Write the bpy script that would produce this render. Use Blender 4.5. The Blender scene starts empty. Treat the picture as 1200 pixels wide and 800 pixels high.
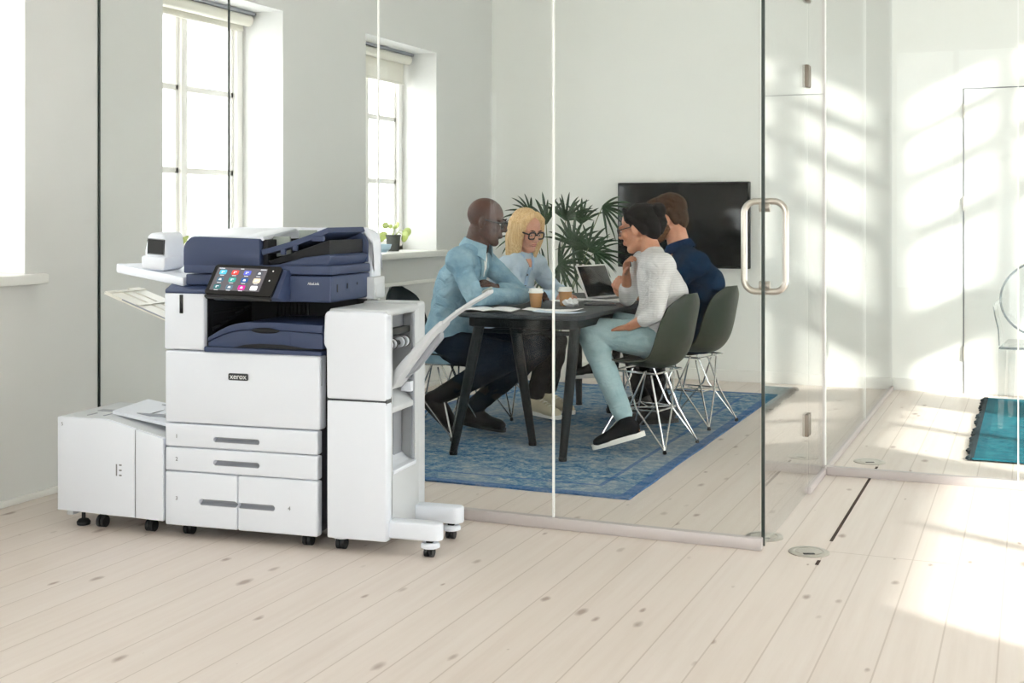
import bpy, bmesh, math, random
from mathutils import Vector, Matrix, noise

random.seed(7)
scene = bpy.context.scene
COL = scene.collection

# ------------------------------------------------------------------ camera, sky, sun, exposure
FPX = 1450.0                                   # focal length in pixels of the 1200 px wide frame
TH = math.atan(610.0 / FPX)                    # the planks vanish 610 px right of the frame's middle
CT, ST = math.cos(TH), math.sin(TH)
EYE = 1.25
HORIZON = 252.0
cam_data = bpy.data.cameras.new('camera')
cam_data.sensor_width = 36.0
cam_data.lens = FPX / 1200.0 * 36.0
cam_data.shift_y = -(400.0 - HORIZON) / 1200.0
cam_data.clip_start = 0.05
cam = bpy.data.objects.new('camera', cam_data)
COL.objects.link(cam)
cam.location = (0, 0, EYE)
cam.rotation_euler = (math.radians(90), 0, TH)
scene.camera = cam

world = bpy.data.worlds.new('overcast_sky')
scene.world = world
world.use_nodes = True
bg = world.node_tree.nodes['Background']
bg.inputs[0].default_value = (1.0, 0.995, 0.99, 1)
bg.inputs[1].default_value = 4.2

sun_data = bpy.data.lights.new('sun', 'SUN')
sun_data.energy = 6.5
sun_data.angle = math.radians(2.0)
sun_data.color = (1.0, 0.97, 0.90)
sun = bpy.data.objects.new('sun', sun_data)
COL.objects.link(sun)
SUN_DIR = Vector((-1.0, 0.6, -0.476)).normalized()
sun.rotation_euler = SUN_DIR.to_track_quat('-Z', 'Y').to_euler()
sun.location = (6, -3, 5)

def area(name, loc, direction, sx, sy, power, color=(1, 1, 1)):
    d = bpy.data.lights.new(name, 'AREA')
    d.shape = 'RECTANGLE'
    d.size, d.size_y = sx, sy
    d.energy = power
    d.color = color
    o = bpy.data.objects.new(name, d)
    COL.objects.link(o)
    o.location = loc
    o.rotation_euler = Vector(direction).to_track_quat('-Z', 'Y').to_euler()
    return o

scene.view_settings.view_transform = 'Standard'
scene.view_settings.look = 'None'
scene.view_settings.gamma = 1.0
scene.view_settings.exposure = 0.9
scene.view_settings.use_curve_mapping = False
scene.cycles.max_bounces = 14
scene.cycles.diffuse_bounces = 7
scene.cycles.glossy_bounces = 6
scene.cycles.transparent_max_bounces = 40
scene.cycles.use_denoising = True
scene.cycles.sampling_pattern = 'TABULATED_SOBOL'

# ------------------------------------------------------------------ the room's measures
XL, XR = -4.06, 1.9            # left and right wall
YB, YF = -3.5, 9.23            # back and far wall
ZC = 3.7                       # ceiling
YP = 4.62                      # front of the glass meeting room
XP = -0.93                     # its glass side with the door
YQ = 6.09                      # the second glass partition
WIN_SILL, WIN_TOP = 0.98, 2.45
LEFT_WINDOWS = [(5.09, 6.18), (7.16, 8.21), (3.06, 4.16), (1.0, 2.1), (-1.05, 0.05)]

def at_y(u, v, Y):
    """the point of the plane y = Y that the camera sees at (u, v) of the 1200 x 800 frame"""
    t = (u - 600.0) / FPX
    D = Y / (t * ST + CT)
    return Vector((D * (t * CT - ST), Y, EYE - (v - HORIZON) * D / FPX))

def at_z(u, v, z):
    D = FPX * (EYE - z) / (v - HORIZON)
    r = (u - 600.0) / FPX * D
    return Vector((r * CT - D * ST, r * ST + D * CT, z))

# ------------------------------------------------------------------ materials
def lin(c):
    out = []
    for x in c[:3]:
        x = x / 255.0
        out.append(x / 12.92 if x <= 0.04045 else ((x + 0.055) / 1.055) ** 2.4)
    return (out[0], out[1], out[2], 1.0)

class Tree:
    def __init__(self, name):
        self.m = bpy.data.materials.new(name)
        self.m.use_nodes = True
        self.t = self.m.node_tree
        self.b = self.t.nodes['Principled BSDF']
        self.out = self.t.nodes['Material Output']
    def n(self, kind, **kw):
        nd = self.t.nodes.new(kind)
        for k, v in kw.items():
            if k.startswith('i_'):
                nd.inputs[int(k[2:])].default_value = v
            else:
                setattr(nd, k, v)
        return nd
    def l(self, a, b):
        self.t.links.new(a, b)
    def math(self, op, a, b=None, c=None):
        nd = self.t.nodes.new('ShaderNodeMath')
        nd.operation = op
        for i, x in enumerate((a, b, c)):
            if x is None:
                continue
            if isinstance(x, (int, float)):
                nd.inputs[i].default_value = x
            else:
                self.l(x, nd.inputs[i])
        return nd.outputs[0]
    def mix(self, fac, a, b, mode='MIX'):
        nd = self.t.nodes.new('ShaderNodeMix')
        nd.data_type = 'RGBA'
        nd.blend_type = mode
        for s, x in ((nd.inputs[0], fac), (nd.inputs[6], a), (nd.inputs[7], b)):
            if isinstance(x, (int, float, tuple)):
                s.default_value = x
            else:
                self.l(x, s)
        return nd.outputs[2]
    def ramp(self, x, stops):
        nd = self.t.nodes.new('ShaderNodeValToRGB')
        el = nd.color_ramp.elements
        while len(el) < len(stops):
            el.new(0.5)
        for e, (p, c) in zip(el, stops):
            e.position = p
            e.color = c
        self.l(x, nd.inputs[0])
        return nd.outputs[0]
    def noise(self, vec, scale, detail=3.0, rough=0.55):
        nd = self.n('ShaderNodeTexNoise')
        nd.inputs['Scale'].default_value = scale
        nd.inputs['Detail'].default_value = detail
        nd.inputs['Roughness'].default_value = rough
        if vec is not None:
            self.l(vec, nd.inputs['Vector'])
        return nd
    def coords(self, scale=(1, 1, 1), kind='Object'):
        tc = self.n('ShaderNodeTexCoord')
        mp = self.n('ShaderNodeMapping')
        mp.inputs['Scale'].default_value = scale
        self.l(tc.outputs[kind], mp.inputs['Vector'])
        return mp.outputs[0]
    def bump(self, height, strength=0.2, dist=0.01):
        nd = self.n('ShaderNodeBump')
        nd.inputs['Strength'].default_value = strength
        nd.inputs['Distance'].default_value = dist
        self.l(height, nd.inputs['Height'])
        self.l(nd.outputs[0], self.b.inputs['Normal'])

def plain(name, rgb, rough=0.5, metal=0.0, var=0.04, scale=20.0, bump=0.0, spec=0.5, coat=0.0, sheen=0.0):
    """one colour with a faint procedural mottling"""
    T = Tree(name)
    c = lin(rgb)
    no = T.noise(T.coords(), scale, 4)
    d = tuple(max(0.0, x * (1 - var)) for x in c[:3]) + (1,)
    T.l(T.mix(no.outputs[0], d, c), T.b.inputs['Base Color'])
    T.b.inputs['Roughness'].default_value = rough
    T.b.inputs['Metallic'].default_value = metal
    T.b.inputs['Specular IOR Level'].default_value = spec
    T.b.inputs['Coat Weight'].default_value = coat
    T.b.inputs['Sheen Weight'].default_value = sheen
    if bump:
        T.bump(no.outputs[0], bump, 0.004)
    return T.m

def cloth(name, rgb, rgb2, scale=9.0, weave=420.0, rough=0.9, stripes=None):
    T = Tree(name)
    co = T.coords()
    n1 = T.noise(co, scale, 5, 0.6)
    n2 = T.noise(co, weave, 2)
    f = T.math('ADD', T.math('MULTIPLY', n1.outputs[0], 0.75), T.math('MULTIPLY', n2.outputs[0], 0.25))
    col = T.ramp(f, [(0.33, lin(rgb2)), (0.62, lin(rgb))])
    if stripes:
        sx = T.n('ShaderNodeSeparateXYZ')
        T.l(co, sx.inputs[0])
        w = T.math('SINE', T.math('MULTIPLY', sx.outputs[2], stripes[0]))
        col = T.mix(T.math('MULTIPLY', T.math('GREATER_THAN', w, 0.45), 0.35), col, lin(stripes[1]))
    T.l(col, T.b.inputs['Base Color'])
    T.b.inputs['Roughness'].default_value = rough
    T.b.inputs['Specular IOR Level'].default_value = 0.08
    n3 = T.noise(T.coords((1.0, 1.0, 1.6)), scale * 1.1, 3, 0.45)
    n3.inputs['Distortion'].default_value = 0.8
    fold = T.math('ABSOLUTE', T.math('SUBTRACT', n3.outputs[0], 0.5))
    T.bump(T.math('ADD', T.math('MULTIPLY', fold, 2.0), T.math('MULTIPLY', n2.outputs[0], 0.08)), 0.6, 0.018)
    return T.m

def emitter(name, rgb, strength):
    T = Tree(name)
    T.b.inputs['Base Color'].default_value = (0.01, 0.01, 0.01, 1)
    T.b.inputs['Emission Color'].default_value = lin(rgb)
    T.b.inputs['Emission Strength'].default_value = strength
    T.b.inputs['Roughness'].default_value = 0.2
    return T.m

def clear(name, tint, ior=1.5, rough=0.0, haze=0.0, haze_rgb=(235, 238, 236)):
    """thin clear sheet: lets light straight through, mirrors by Fresnel"""
    T = Tree(name)
    tr = T.n('ShaderNodeBsdfTransparent')
    tr.inputs[0].default_value = tint
    gl = T.n('ShaderNodeBsdfGlossy')
    gl.inputs['Roughness'].default_value = rough
    fr = T.n('ShaderNodeFresnel')
    ge = T.n('ShaderNodeNewGeometry')
    mi = T.n('ShaderNodeMix', data_type='FLOAT')
    T.l(ge.outputs['Backfacing'], mi.inputs[0])
    mi.inputs[2].default_value = ior
    mi.inputs[3].default_value = 1.0 / ior
    T.l(mi.outputs[0], fr.inputs[0])
    ms = T.n('ShaderNodeMixShader')
    T.l(fr.outputs[0], ms.inputs[0])
    a = tr.outputs[0]
    if haze:
        df = T.n('ShaderNodeBsdfDiffuse')
        df.inputs[0].default_value = lin(haze_rgb)
        m2 = T.n('ShaderNodeMixShader')
        m2.inputs[0].default_value = haze
        T.l(a, m2.inputs[1]); T.l(df.outputs[0], m2.inputs[2])
        a = m2.outputs[0]
    T.l(a, ms.inputs[1]); T.l(gl.outputs[0], ms.inputs[2])
    T.l(ms.outputs[0], T.out.inputs[0])
    return T.m

def floor_material():
    T = Tree('whitewashed_pine_planks')
    co = T.coords()
    sx = T.n('ShaderNodeSeparateXYZ'); T.l(co, sx.inputs[0])
    X, Y = sx.outputs[0], sx.outputs[1]
    W = 0.155
    u = T.math('DIVIDE', T.math('ADD', X, 20.0 * W + 0.71), W)
    pid = T.math('FLOOR', u)
    fx = T.math('FRACT', u)
    rnd = T.n('ShaderNodeTexWhiteNoise', noise_dimensions='1D'); T.l(pid, rnd.inputs['W'])
    r = rnd.outputs['Value']
    # grain, stretched along the plank and shifted per plank
    cg = T.n('ShaderNodeCombineXYZ')
    T.l(T.math('MULTIPLY', X, 30.0), cg.inputs[0])
    T.l(T.math('ADD', T.math('MULTIPLY', Y, 1.3), T.math('MULTIPLY', r, 40.0)), cg.inputs[1])
    T.l(T.math('MULTIPLY', r, 17.0), cg.inputs[2])
    grain = T.noise(cg.outputs[0], 1.0, 5, 0.6).outputs[0]
    cb = T.n('ShaderNodeCombineXYZ')
    T.l(T.math('MULTIPLY', X, 5.0), cb.inputs[0])
    T.l(T.math('ADD', T.math('MULTIPLY', Y, 0.9), T.math('MULTIPLY', r, 23.0)), cb.inputs[1])
    blot = T.noise(cb.outputs[0], 1.0, 3).outputs[0]
    base = T.ramp(grain, [(0.25, lin((202, 188, 179))), (0.5, lin((210, 198, 190))), (0.75, lin((216, 206, 199)))])
    base = T.mix(T.math('MULTIPLY', blot, 0.55), base, lin((220, 210, 203)))
    base = T.mix(T.math('MULTIPLY', r, 0.16), base, lin((212, 196, 182)))
    # knots
    ck = T.n('ShaderNodeCombineXYZ')
    T.l(T.math('MULTIPLY', X, 11.0), ck.inputs[0])
    T.l(T.math('ADD', T.math('MULTIPLY', Y, 5.0), T.math('MULTIPLY', r, 31.0)), ck.inputs[1])
    wob = T.noise(ck.outputs[0], 3.0, 2)
    va = T.n('ShaderNodeVectorMath', operation='MULTIPLY_ADD')
    T.l(wob.outputs[1], va.inputs[0]); va.inputs[1].default_value = (0.16, 0.16, 0); T.l(ck.outputs[0], va.inputs[2])
    vo = T.n('ShaderNodeTexVoronoi', feature='F1'); vo.inputs['Scale'].default_value = 1.0
    T.l(va.outputs[0], vo.inputs['Vector'])
    sel = T.n('ShaderNodeSeparateColor'); T.l(vo.outputs['Color'], sel.inputs[0])
    size = T.math('MULTIPLY', T.math('MULTIPLY', T.math('GREATER_THAN', sel.outputs[0], 0.30), sel.outputs[1]), 0.25)
    k = T.math('SUBTRACT', 1.0, T.math('DIVIDE', vo.outputs['Distance'], T.math('ADD', size, 0.0001)))
    k = T.math('MULTIPLY', T.math('MINIMUM', T.math('MAXIMUM', k, 0.0), 0.6), 1.15)
    base = T.mix(k, base, lin((128, 100, 86)))
    # seams between planks, and the two butt joints in the entrance
    e = T.math('MINIMUM', fx, T.math('SUBTRACT', 1.0, fx))
    seam = T.math('LESS_THAN', e, 0.016)
    def band(at):
        return T.math('LESS_THAN', T.math('ABSOLUTE', T.math('SUBTRACT', Y, at)), 0.003)
    butt = T.math('MULTIPLY', T.math('MAXIMUM', band(4.70), band(6.20)), T.math('GREATER_THAN', X, -0.71))
    line = T.math('MAXIMUM', T.math('MULTIPLY', seam, 0.36), T.math('MULTIPLY', butt, 0.42))
    base = T.mix(line, base, lin((140, 116, 98)))
    T.l(base, T.b.inputs['Base Color'])
    T.b.inputs['Roughness'].default_value = 0.42
    T.b.inputs['Specular IOR Level'].default_value = 0.4
    T.bump(T.math('SUBTRACT', T.math('MULTIPLY', grain, 0.4), T.math('MULTIPLY', line, 2.0)), 0.12, 0.003)
    return T.m

def rug_material(name, cols, border, ext, fade=0.5):
    """worn woven rug; ext = half sizes, border = border colour"""
    T = Tree(name)
    co = T.coords()
    n1 = T.noise(T.coords((3.6, 4.2, 1)), 3.4, 12, 0.80).outputs[0]
    n2 = T.noise(T.coords((30, 70, 1)), 1.6, 3, 0.7).outputs[0]
    f = T.math('ADD', T.math('MULTIPLY', n1, 0.65), T.math('MULTIPLY', n2, 0.35))
    col = T.ramp(f, [(0.39, lin(cols[0])), (0.455, lin(cols[1])), (0.51, lin(cols[2])), (0.575, lin(cols[3]))])
    n0 = T.noise(T.coords((1.0, 0.8, 1)), 1.6, 4, 0.6).outputs[0]
    pt = T.ramp(n0, [(0.45, (0, 0, 0, 1)), (0.62, (1, 1, 1, 1))])
    col = T.mix(T.math('MULTIPLY', pt, 0.45), col, lin(cols[3]))
    sx = T.n('ShaderNodeSeparateXYZ'); T.l(co, sx.inputs[0])
    dx = T.math('SUBTRACT', ext[0], T.math('ABSOLUTE', sx.outputs[0]))
    dy = T.math('SUBTRACT', ext[1], T.math('ABSOLUTE', sx.outputs[1]))
    d = T.math('MINIMUM', dx, dy)
    line = T.math('MAXIMUM', T.math('LESS_THAN', d, 0.055),
                  T.math('LESS_THAN', T.math('ABSOLUTE', T.math('SUBTRACT', d, 0.2)), 0.012))
    col = T.mix(T.math('MULTIPLY', line, fade), col, lin(border))
    T.l(col, T.b.inputs['Base Color'])
    T.b.inputs['Roughness'].default_value = 0.95
    T.b.inputs['Specular IOR Level'].default_value = 0.1
    T.bump(n2, 0.5, 0.006)
    return T.m

M = {}
M['wall_shaded'] = plain('shaded_wall_paint', (213, 213, 211), 0.75, var=0.03, scale=3.0, bump=0.03, spec=0.2)  # the left wall's backlit shade is put into its paint colour
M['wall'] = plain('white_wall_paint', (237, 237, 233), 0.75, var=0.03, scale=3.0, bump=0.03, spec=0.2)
M['ceiling'] = plain('white_ceiling_paint', (235, 235, 232), 0.8, var=0.02, scale=3.0, spec=0.2)
M['floor'] = floor_material()
M['trim'] = plain('white_trim_paint', (232, 231, 227), 0.45, var=0.02)
M['sash'] = plain('window_frame_paint', (244, 242, 238), 0.4, var=0.03)
M['pane'] = clear('window_glass', (0.97, 0.99, 0.985, 1), 1.45)
M['glass'] = clear('partition_glass', (0.984, 0.989, 0.985, 1), 1.21)
M['glass_side'] = clear('low_iron_door_glass', (0.984, 0.989, 0.985, 1), 1.42)
M['seal_dark'] = plain('dark_glass_edge', (38, 48, 44), 0.3)
M['seal_white'] = plain('white_silicone_joint', (240, 240, 238), 0.4)
M['rail'] = plain('brushed_aluminium_rail', (186, 178, 177), 0.4, metal=0.15, var=0.03)
M['steel'] = plain('brushed_steel', (196, 190, 182), 0.28, metal=0.9, var=0.08, scale=60)
M['steel_dark'] = plain('weathered_bronze_hinge', (128, 118, 108), 0.4, metal=0.6, var=0.1)
M['chrome'] = plain('chromed_wire', (205, 205, 205), 0.18, metal=0.95, var=0.02)
M['black'] = plain('black_plastic', (22, 23, 26), 0.45)
M['rubber'] = plain('black_rubber', (26, 27, 30), 0.6)
M['gap'] = plain('dark_gap', (62, 44, 36), 0.9)
M['pwhite'] = plain('printer_white_plastic', (221, 225, 234), 0.45, var=0.015, scale=8, bump=0.02)
M['pgrey'] = plain('printer_light_grey_plastic', (196, 199, 203), 0.5, var=0.03)
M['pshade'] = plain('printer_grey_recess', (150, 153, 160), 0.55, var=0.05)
M['navy'] = plain('printer_navy_plastic', (48, 61, 94), 0.5, var=0.05, scale=60, bump=0.03)
M['navy_dark'] = plain('printer_dark_interior', (11, 13, 21), 0.7, var=0.2, scale=30)  # taken near black to hold the shadow under the document tray
M['gloss_black'] = plain('glossy_black_panel', (16, 15, 18), 0.12, var=0.05, spec=0.5)
M['guide'] = plain('smoky_paper_guide', (150, 158, 152), 0.4, var=0.1)
M['tray_clear'] = plain('beige_tray_plastic', (222, 219, 208), 0.35, var=0.04)
M['ink'] = plain('grey_print', (120, 122, 126), 0.6)
M['lettering'] = plain('white_lettering', (235, 236, 238), 0.5)
M['badge'] = plain('dark_grey_badge', (52, 55, 60), 0.4)
M['table'] = plain('dark_grey_table_linoleum', (52, 58, 63), 0.5, var=0.12, scale=30, spec=0.2)
M['tleg'] = plain('black_stained_table_leg', (13, 22, 26), 0.5, var=0.15, scale=25, spec=0.15)
M['shell_green'] = plain('moss_green_chair_plastic', (36, 44, 33), 0.42, var=0.06, spec=0.3)
M['shell_black'] = plain('dark_petrol_chair_plastic', (11, 24, 28), 0.42, var=0.1, spec=0.3)
M['screen_black'] = plain('television_glass', (10, 15, 18), 0.12, var=0.2, spec=0.3)
M['paper'] = plain('white_paper', (240, 240, 242), 0.7, var=0.02)
M['paper_blue'] = plain('pale_blue_paper', (205, 218, 235), 0.7, var=0.04)
M['kraft'] = plain('kraft_cardboard', (204, 152, 100), 0.7, var=0.07, scale=50)
M['lid'] = plain('white_cup_lid', (244, 243, 240), 0.35, var=0.02)
M['silver'] = plain('silver_aluminium', (215, 214, 212), 0.35, metal=0.6)
M['leaf'] = plain('palm_leaf_green', (36, 68, 34), 0.45, var=0.5, scale=9)
M['leaf_light'] = plain('young_leaf_green', (168, 182, 96), 0.5, var=0.25, scale=30)
M['stem'] = plain('palm_stem_green', (120, 132, 92), 0.55, var=0.2)
M['pot_dark'] = plain('charcoal_plant_pot', (70, 72, 66), 0.6, var=0.12)
M['pot_white'] = plain('white_planter', (220, 220, 214), 0.5)
M['bowl'] = plain('pale_blue_ceramic', (172, 198, 214), 0.3, var=0.05)
M['soil'] = plain('potting_soil', (58, 46, 36), 0.95, var=0.4, scale=60)
M['acrylic'] = clear('clear_acrylic', (0.965, 0.97, 0.968, 1), 1.35, haze=0.03)
M['acrylic_edge'] = clear('smoky_acrylic_edge', (0.72, 0.75, 0.78, 1), 1.45, haze=0.2, haze_rgb=(150, 158, 164))
M['rug_blue'] = rug_material('worn_blue_rug', [(34, 70, 110), (56, 102, 142), (104, 136, 156), (166, 168, 166)], (42, 88, 146), (0.97, 1.71), 0.6)
M['rug_teal'] = rug_material('teal_rug', [(12, 62, 78), (18, 84, 100), (28, 104, 118), (36, 112, 124)], (10, 60, 76), (0.85, 1.13), 0.3)
M['fringe'] = plain('dark_rug_fringe', (16, 40, 48), 0.95, var=0.4, scale=80)

# ------------------------------------------------------------------ mesh helpers
class MB:
    """collects shapes into one mesh"""
    def __init__(self):
        self.bm = bmesh.new()
        self.mi = 0
    def _tag(self, faces):
        for f in faces:
            f.material_index = self.mi
    def box(self, lo, hi, bevel=0.0, rot=None, seg=2):
        lo, hi = Vector(lo), Vector(hi)
        c, s = (lo + hi) / 2, hi - lo
        t = bmesh.new()
        bmesh.ops.create_cube(t, size=1.0)
        for v in t.verts:
            v.co = Vector((v.co.x * s.x, v.co.y * s.y, v.co.z * s.z))
        if bevel > 0:
            bmesh.ops.bevel(t, geom=list(t.edges), offset=min(bevel, min(s) * 0.49), segments=seg, profile=0.5, affect='EDGES')
        for v in t.verts:
            co = v.co
            if rot is not None:
                co = rot @ co
            v.co = co + c
        self.merge(t)
        return self
    def merge(self, t):
        me = bpy.data.meshes.new('tmp')
        for f in t.faces:
            f.material_index = self.mi
        t.to_mesh(me); t.free()
        self.bm.from_mesh(me)
        bpy.data.meshes.remove(me)
    def prism(self, poly, axis, a, b, bevel=0.0, seg=2):
        """polygon of 2-D points pushed along an axis from a to b; the points are the other two axes in order"""
        t = bmesh.new()
        def P(p, w):
            return Vector((w, p[0], p[1])) if axis == 'x' else Vector((p[0], w, p[1])) if axis == 'y' else Vector((p[0], p[1], w))
        A = [t.verts.new(P(p, a)) for p in poly]
        B = [t.verts.new(P(p, b)) for p in poly]
        t.faces.new(A); t.faces.new(B[::-1])
        n = len(poly)
        for i in range(n):
            t.faces.new((A[i], B[i], B[(i + 1) % n], A[(i + 1) % n]))
        bmesh.ops.recalc_face_normals(t, faces=t.faces)
        if bevel > 0:
            bmesh.ops.bevel(t, geom=list(t.edges), offset=bevel, segments=seg, profile=0.5, affect='EDGES')
        self.merge(t)
        return self
    def tube(self, pts, r, seg=10, closed=False, caps=True):
        pts = [Vector(p) for p in pts]
        n = len(pts)
        rs = r if isinstance(r, (list, tuple)) else [r] * n
        t = bmesh.new()
        up = None
        rings = []
        for i in range(n):
            if closed:
                d = pts[(i + 1) % n] - pts[(i - 1) % n]
            else:
                d = pts[min(i + 1, n - 1)] - pts[max(i - 1, 0)]
            d = d.normalized() if d.length > 1e-9 else Vector((0, 0, 1))
            if up is None:
                up = Vector((0, 0, 1)) if abs(d.z) < 0.9 else Vector((1, 0, 0))
            x = d.cross(up)
            if x.length < 1e-6:
                x = d.orthogonal()
            x.normalize()
            y = x.cross(d).normalized()
            up = y
            rings.append([t.verts.new(pts[i] + rs[i] * (math.cos(2 * math.pi * k / seg) * x + math.sin(2 * math.pi * k / seg) * y)) for k in range(seg)])
        for i in range(n if closed else n - 1):
            a, b = rings[i], rings[(i + 1) % n]
            for k in range(seg):
                t.faces.new((a[k], a[(k + 1) % seg], b[(k + 1) % seg], b[k]))
        if not closed and caps:
            t.faces.new(rings[0][::-1]); t.faces.new(rings[-1])
        bmesh.ops.recalc_face_normals(t, faces=t.faces)
        self.merge(t)
        return self
    def lathe(self, prof, org=(0, 0, 0), seg=28, rot=None):
        """profile of (radius, height) turned about the vertical"""
        org = Vector(org)
        t = bmesh.new()
        rings = []
        for r, z in prof:
            ring = []
            for k in range(seg):
                a = 2 * math.pi * k / seg
                p = Vector((r * math.cos(a), r * math.sin(a), z))
                if rot is not None:
                    p = rot @ p
                ring.append(t.verts.new(p + org))
            rings.append(ring)
        for a, b in zip(rings, rings[1:]):
            for k in range(seg):
                t.faces.new((a[k], a[(k + 1) % seg], b[(k + 1) % seg], b[k]))
        t.faces.new(rings[0][::-1]); t.faces.new(rings[-1])
        bmesh.ops.recalc_face_normals(t, faces=t.faces)
        self.merge(t)
        return self
    def ball(self, c, r, rot=None, seg=20):
        t = bmesh.new()
        bmesh.ops.create_uvsphere(t, u_segments=seg, v_segments=max(8, seg // 2), radius=1.0)
        r = Vector(r) if not isinstance(r, (int, float)) else Vector((r, r, r))
        for v in t.verts:
            p = Vector((v.co.x * r.x, v.co.y * r.y, v.co.z * r.z))
            if rot is not None:
                p = rot @ p
            v.co = p + Vector(c)
        self.merge(t)
        return self
    def cap(self, p0, p1, r0, r1, seg=16):
        """tapered limb with round ends"""
        p0, p1 = Vector(p0), Vector(p1)
        self.ball(p0, r0, seg=seg); self.ball(p1, r1, seg=seg)
        if (p1 - p0).length > 1e-4:
            self.tube([p0, p1], [r0, r1], seg)
        return self
    def limb(self, pts, rs, seg=16):
        for i in range(len(pts) - 1):
            self.cap(pts[i], pts[i + 1], rs[i], rs[i + 1], seg)
        return self
    def loft(self, rings, seg=24):
        """elliptic rings (centre, axis a, axis b): a closed skin over them"""
        t = bmesh.new()
        R = []
        for c, a, b in rings:
            R.append([t.verts.new(Vector(c) + math.cos(2 * math.pi * k / seg) * Vector(a) + math.sin(2 * math.pi * k / seg) * Vector(b)) for k in range(seg)])
        for a, b in zip(R, R[1:]):
            for k in range(seg):
                t.faces.new((a[k], a[(k + 1) % seg], b[(k + 1) % seg], b[k]))
        t.faces.new(R[0][::-1]); t.faces.new(R[-1])
        bmesh.ops.recalc_face_normals(t, faces=t.faces)
        self.merge(t)
        return self
    def sheet(self, f, nu, nv, thick=0.0):
        """grid surface f(u, v), optionally given a thickness"""
        t = bmesh.new()
        g = [[t.verts.new(f(i / nu, j / nv)) for j in range(nv + 1)] for i in range(nu + 1)]
        for i in range(nu):
            for j in range(nv):
                t.faces.new((g[i][j], g[i + 1][j], g[i + 1][j + 1], g[i][j + 1]))
        if thick:
            bmesh.ops.recalc_face_normals(t, faces=t.faces)
            bmesh.ops.solidify(t, geom=list(t.faces), thickness=thick)
        self.merge(t)
        return self
    def text(self, s, size, org, xdir, ydir, depth=0.0008):
        """raised lettering, centred at org"""
        cu = bpy.data.curves.new('tmp', 'FONT')
        cu.body = s; cu.size = size; cu.extrude = depth
        cu.align_x = 'CENTER'; cu.align_y = 'CENTER'
        cu.resolution_u = 3
        o = bpy.data.objects.new('tmp', cu)
        COL.objects.link(o)
        me = bpy.data.meshes.new_from_object(o.evaluated_get(bpy.context.evaluated_depsgraph_get()))
        x, y = Vector(xdir).normalized(), Vector(ydir).normalized()
        z = x.cross(y)
        Mx = Matrix((x, y, z)).transposed().to_4x4()
        Mx.translation = Vector(org)
        me.transform(Mx)
        t = bmesh.new(); t.from_mesh(me)
        self.merge(t)
        bpy.data.objects.remove(o); bpy.data.curves.remove(cu); bpy.data.meshes.remove(me)
        return self
    def cut(self, cutters):
        """carve the cutter meshes (MB) out of this one"""
        me = bpy.data.meshes.new('tmp'); self.bm.to_mesh(me)
        o = bpy.data.objects.new('tmp', me); COL.objects.link(o)
        tmp = []
        for c in cutters:
            bmesh.ops.recalc_face_normals(c.bm, faces=c.bm.faces)
            mc = bpy.data.meshes.new('tmp'); c.bm.to_mesh(mc); c.bm.free()
            oc = bpy.data.objects.new('tmp', mc); COL.objects.link(oc)
            tmp.append((oc, mc))
            md = o.modifiers.new('b', 'BOOLEAN'); md.object = oc; md.operation = 'DIFFERENCE'; md.solver = 'EXACT'
        me2 = bpy.data.meshes.new_from_object(o.evaluated_get(bpy.context.evaluated_depsgraph_get()))
        self.bm.free(); self.bm = bmesh.new(); self.bm.from_mesh(me2)
        bpy.data.objects.remove(o); bpy.data.meshes.remove(me); bpy.data.meshes.remove(me2)
        for oc, mc in tmp:
            bpy.data.objects.remove(oc); bpy.data.meshes.remove(mc)
        return self
    def move(self, f):
        for v in self.bm.verts:
            v.co = f(v.co)
        return self
    def done(self, name, mats, parent=None, smooth=35, off=None):
        """link the mesh as one object; off: subtract this point from every vertex"""
        if off is not None:
            for v in self.bm.verts:
                v.co -= Vector(off)
        me = bpy.data.meshes.new(name)
        self.bm.to_mesh(me); self.bm.free()
        for m in (mats if isinstance(mats, (list, tuple)) else [mats]):
            me.materials.append(M[m] if isinstance(m, str) else m)
        if smooth:
            me.polygons.foreach_set('use_smooth', [True] * len(me.polygons))
            me.set_sharp_from_angle(angle=math.radians(smooth))
        o = bpy.data.objects.new(name, me)
        COL.objects.link(o)
        if parent is not None:
            o.parent = parent
        return o
    def fuse(self, name, mats, parent=None, voxel=0.006, iters=4, off=None, wrinkle=None):
        """melt the overlapping shapes into one continuous skin"""
        me = bpy.data.meshes.new('tmp'); self.bm.to_mesh(me); self.bm.free()
        o = bpy.data.objects.new('tmp', me); COL.objects.link(o)
        r = o.modifiers.new('r', 'REMESH'); r.mode = 'VOXEL'; r.voxel_size = voxel; r.adaptivity = 0.0
        s = o.modifiers.new('s', 'SMOOTH'); s.factor = 0.5; s.iterations = iters
        me2 = bpy.data.meshes.new_from_object(o.evaluated_get(bpy.context.evaluated_depsgraph_get()))
        bpy.data.objects.remove(o); bpy.data.meshes.remove(me)
        me2.name = name
        if wrinkle:
            amp, fr = wrinkle
            nor = [v.normal.copy() for v in me2.vertices]
            for v, n in zip(me2.vertices, nor):
                q = Vector((v.co.x * fr, v.co.y * fr, v.co.z * fr * 1.5))
                a = noise.noise(q) + 0.5 * noise.noise(q * 2.3)
                rid = 1.0 - abs(noise.noise(q * 0.8 + Vector((7, 3, 1)))) * 2.4
                v.co += n * amp * (0.5 * a + 0.6 * rid)
        if off is not None:
            me2.transform(Matrix.Translation(-Vector(off)))
        me2.materials.clear()
        for m in (mats if isinstance(mats, (list, tuple)) else [mats]):
            me2.materials.append(M[m] if isinstance(m, str) else m)
        me2.polygons.foreach_set('use_smooth', [True] * len(me2.polygons))
        ob = bpy.data.objects.new(name, me2)
        COL.objects.link(ob)
        if parent is not None:
            ob.parent = parent
        return ob

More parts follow.
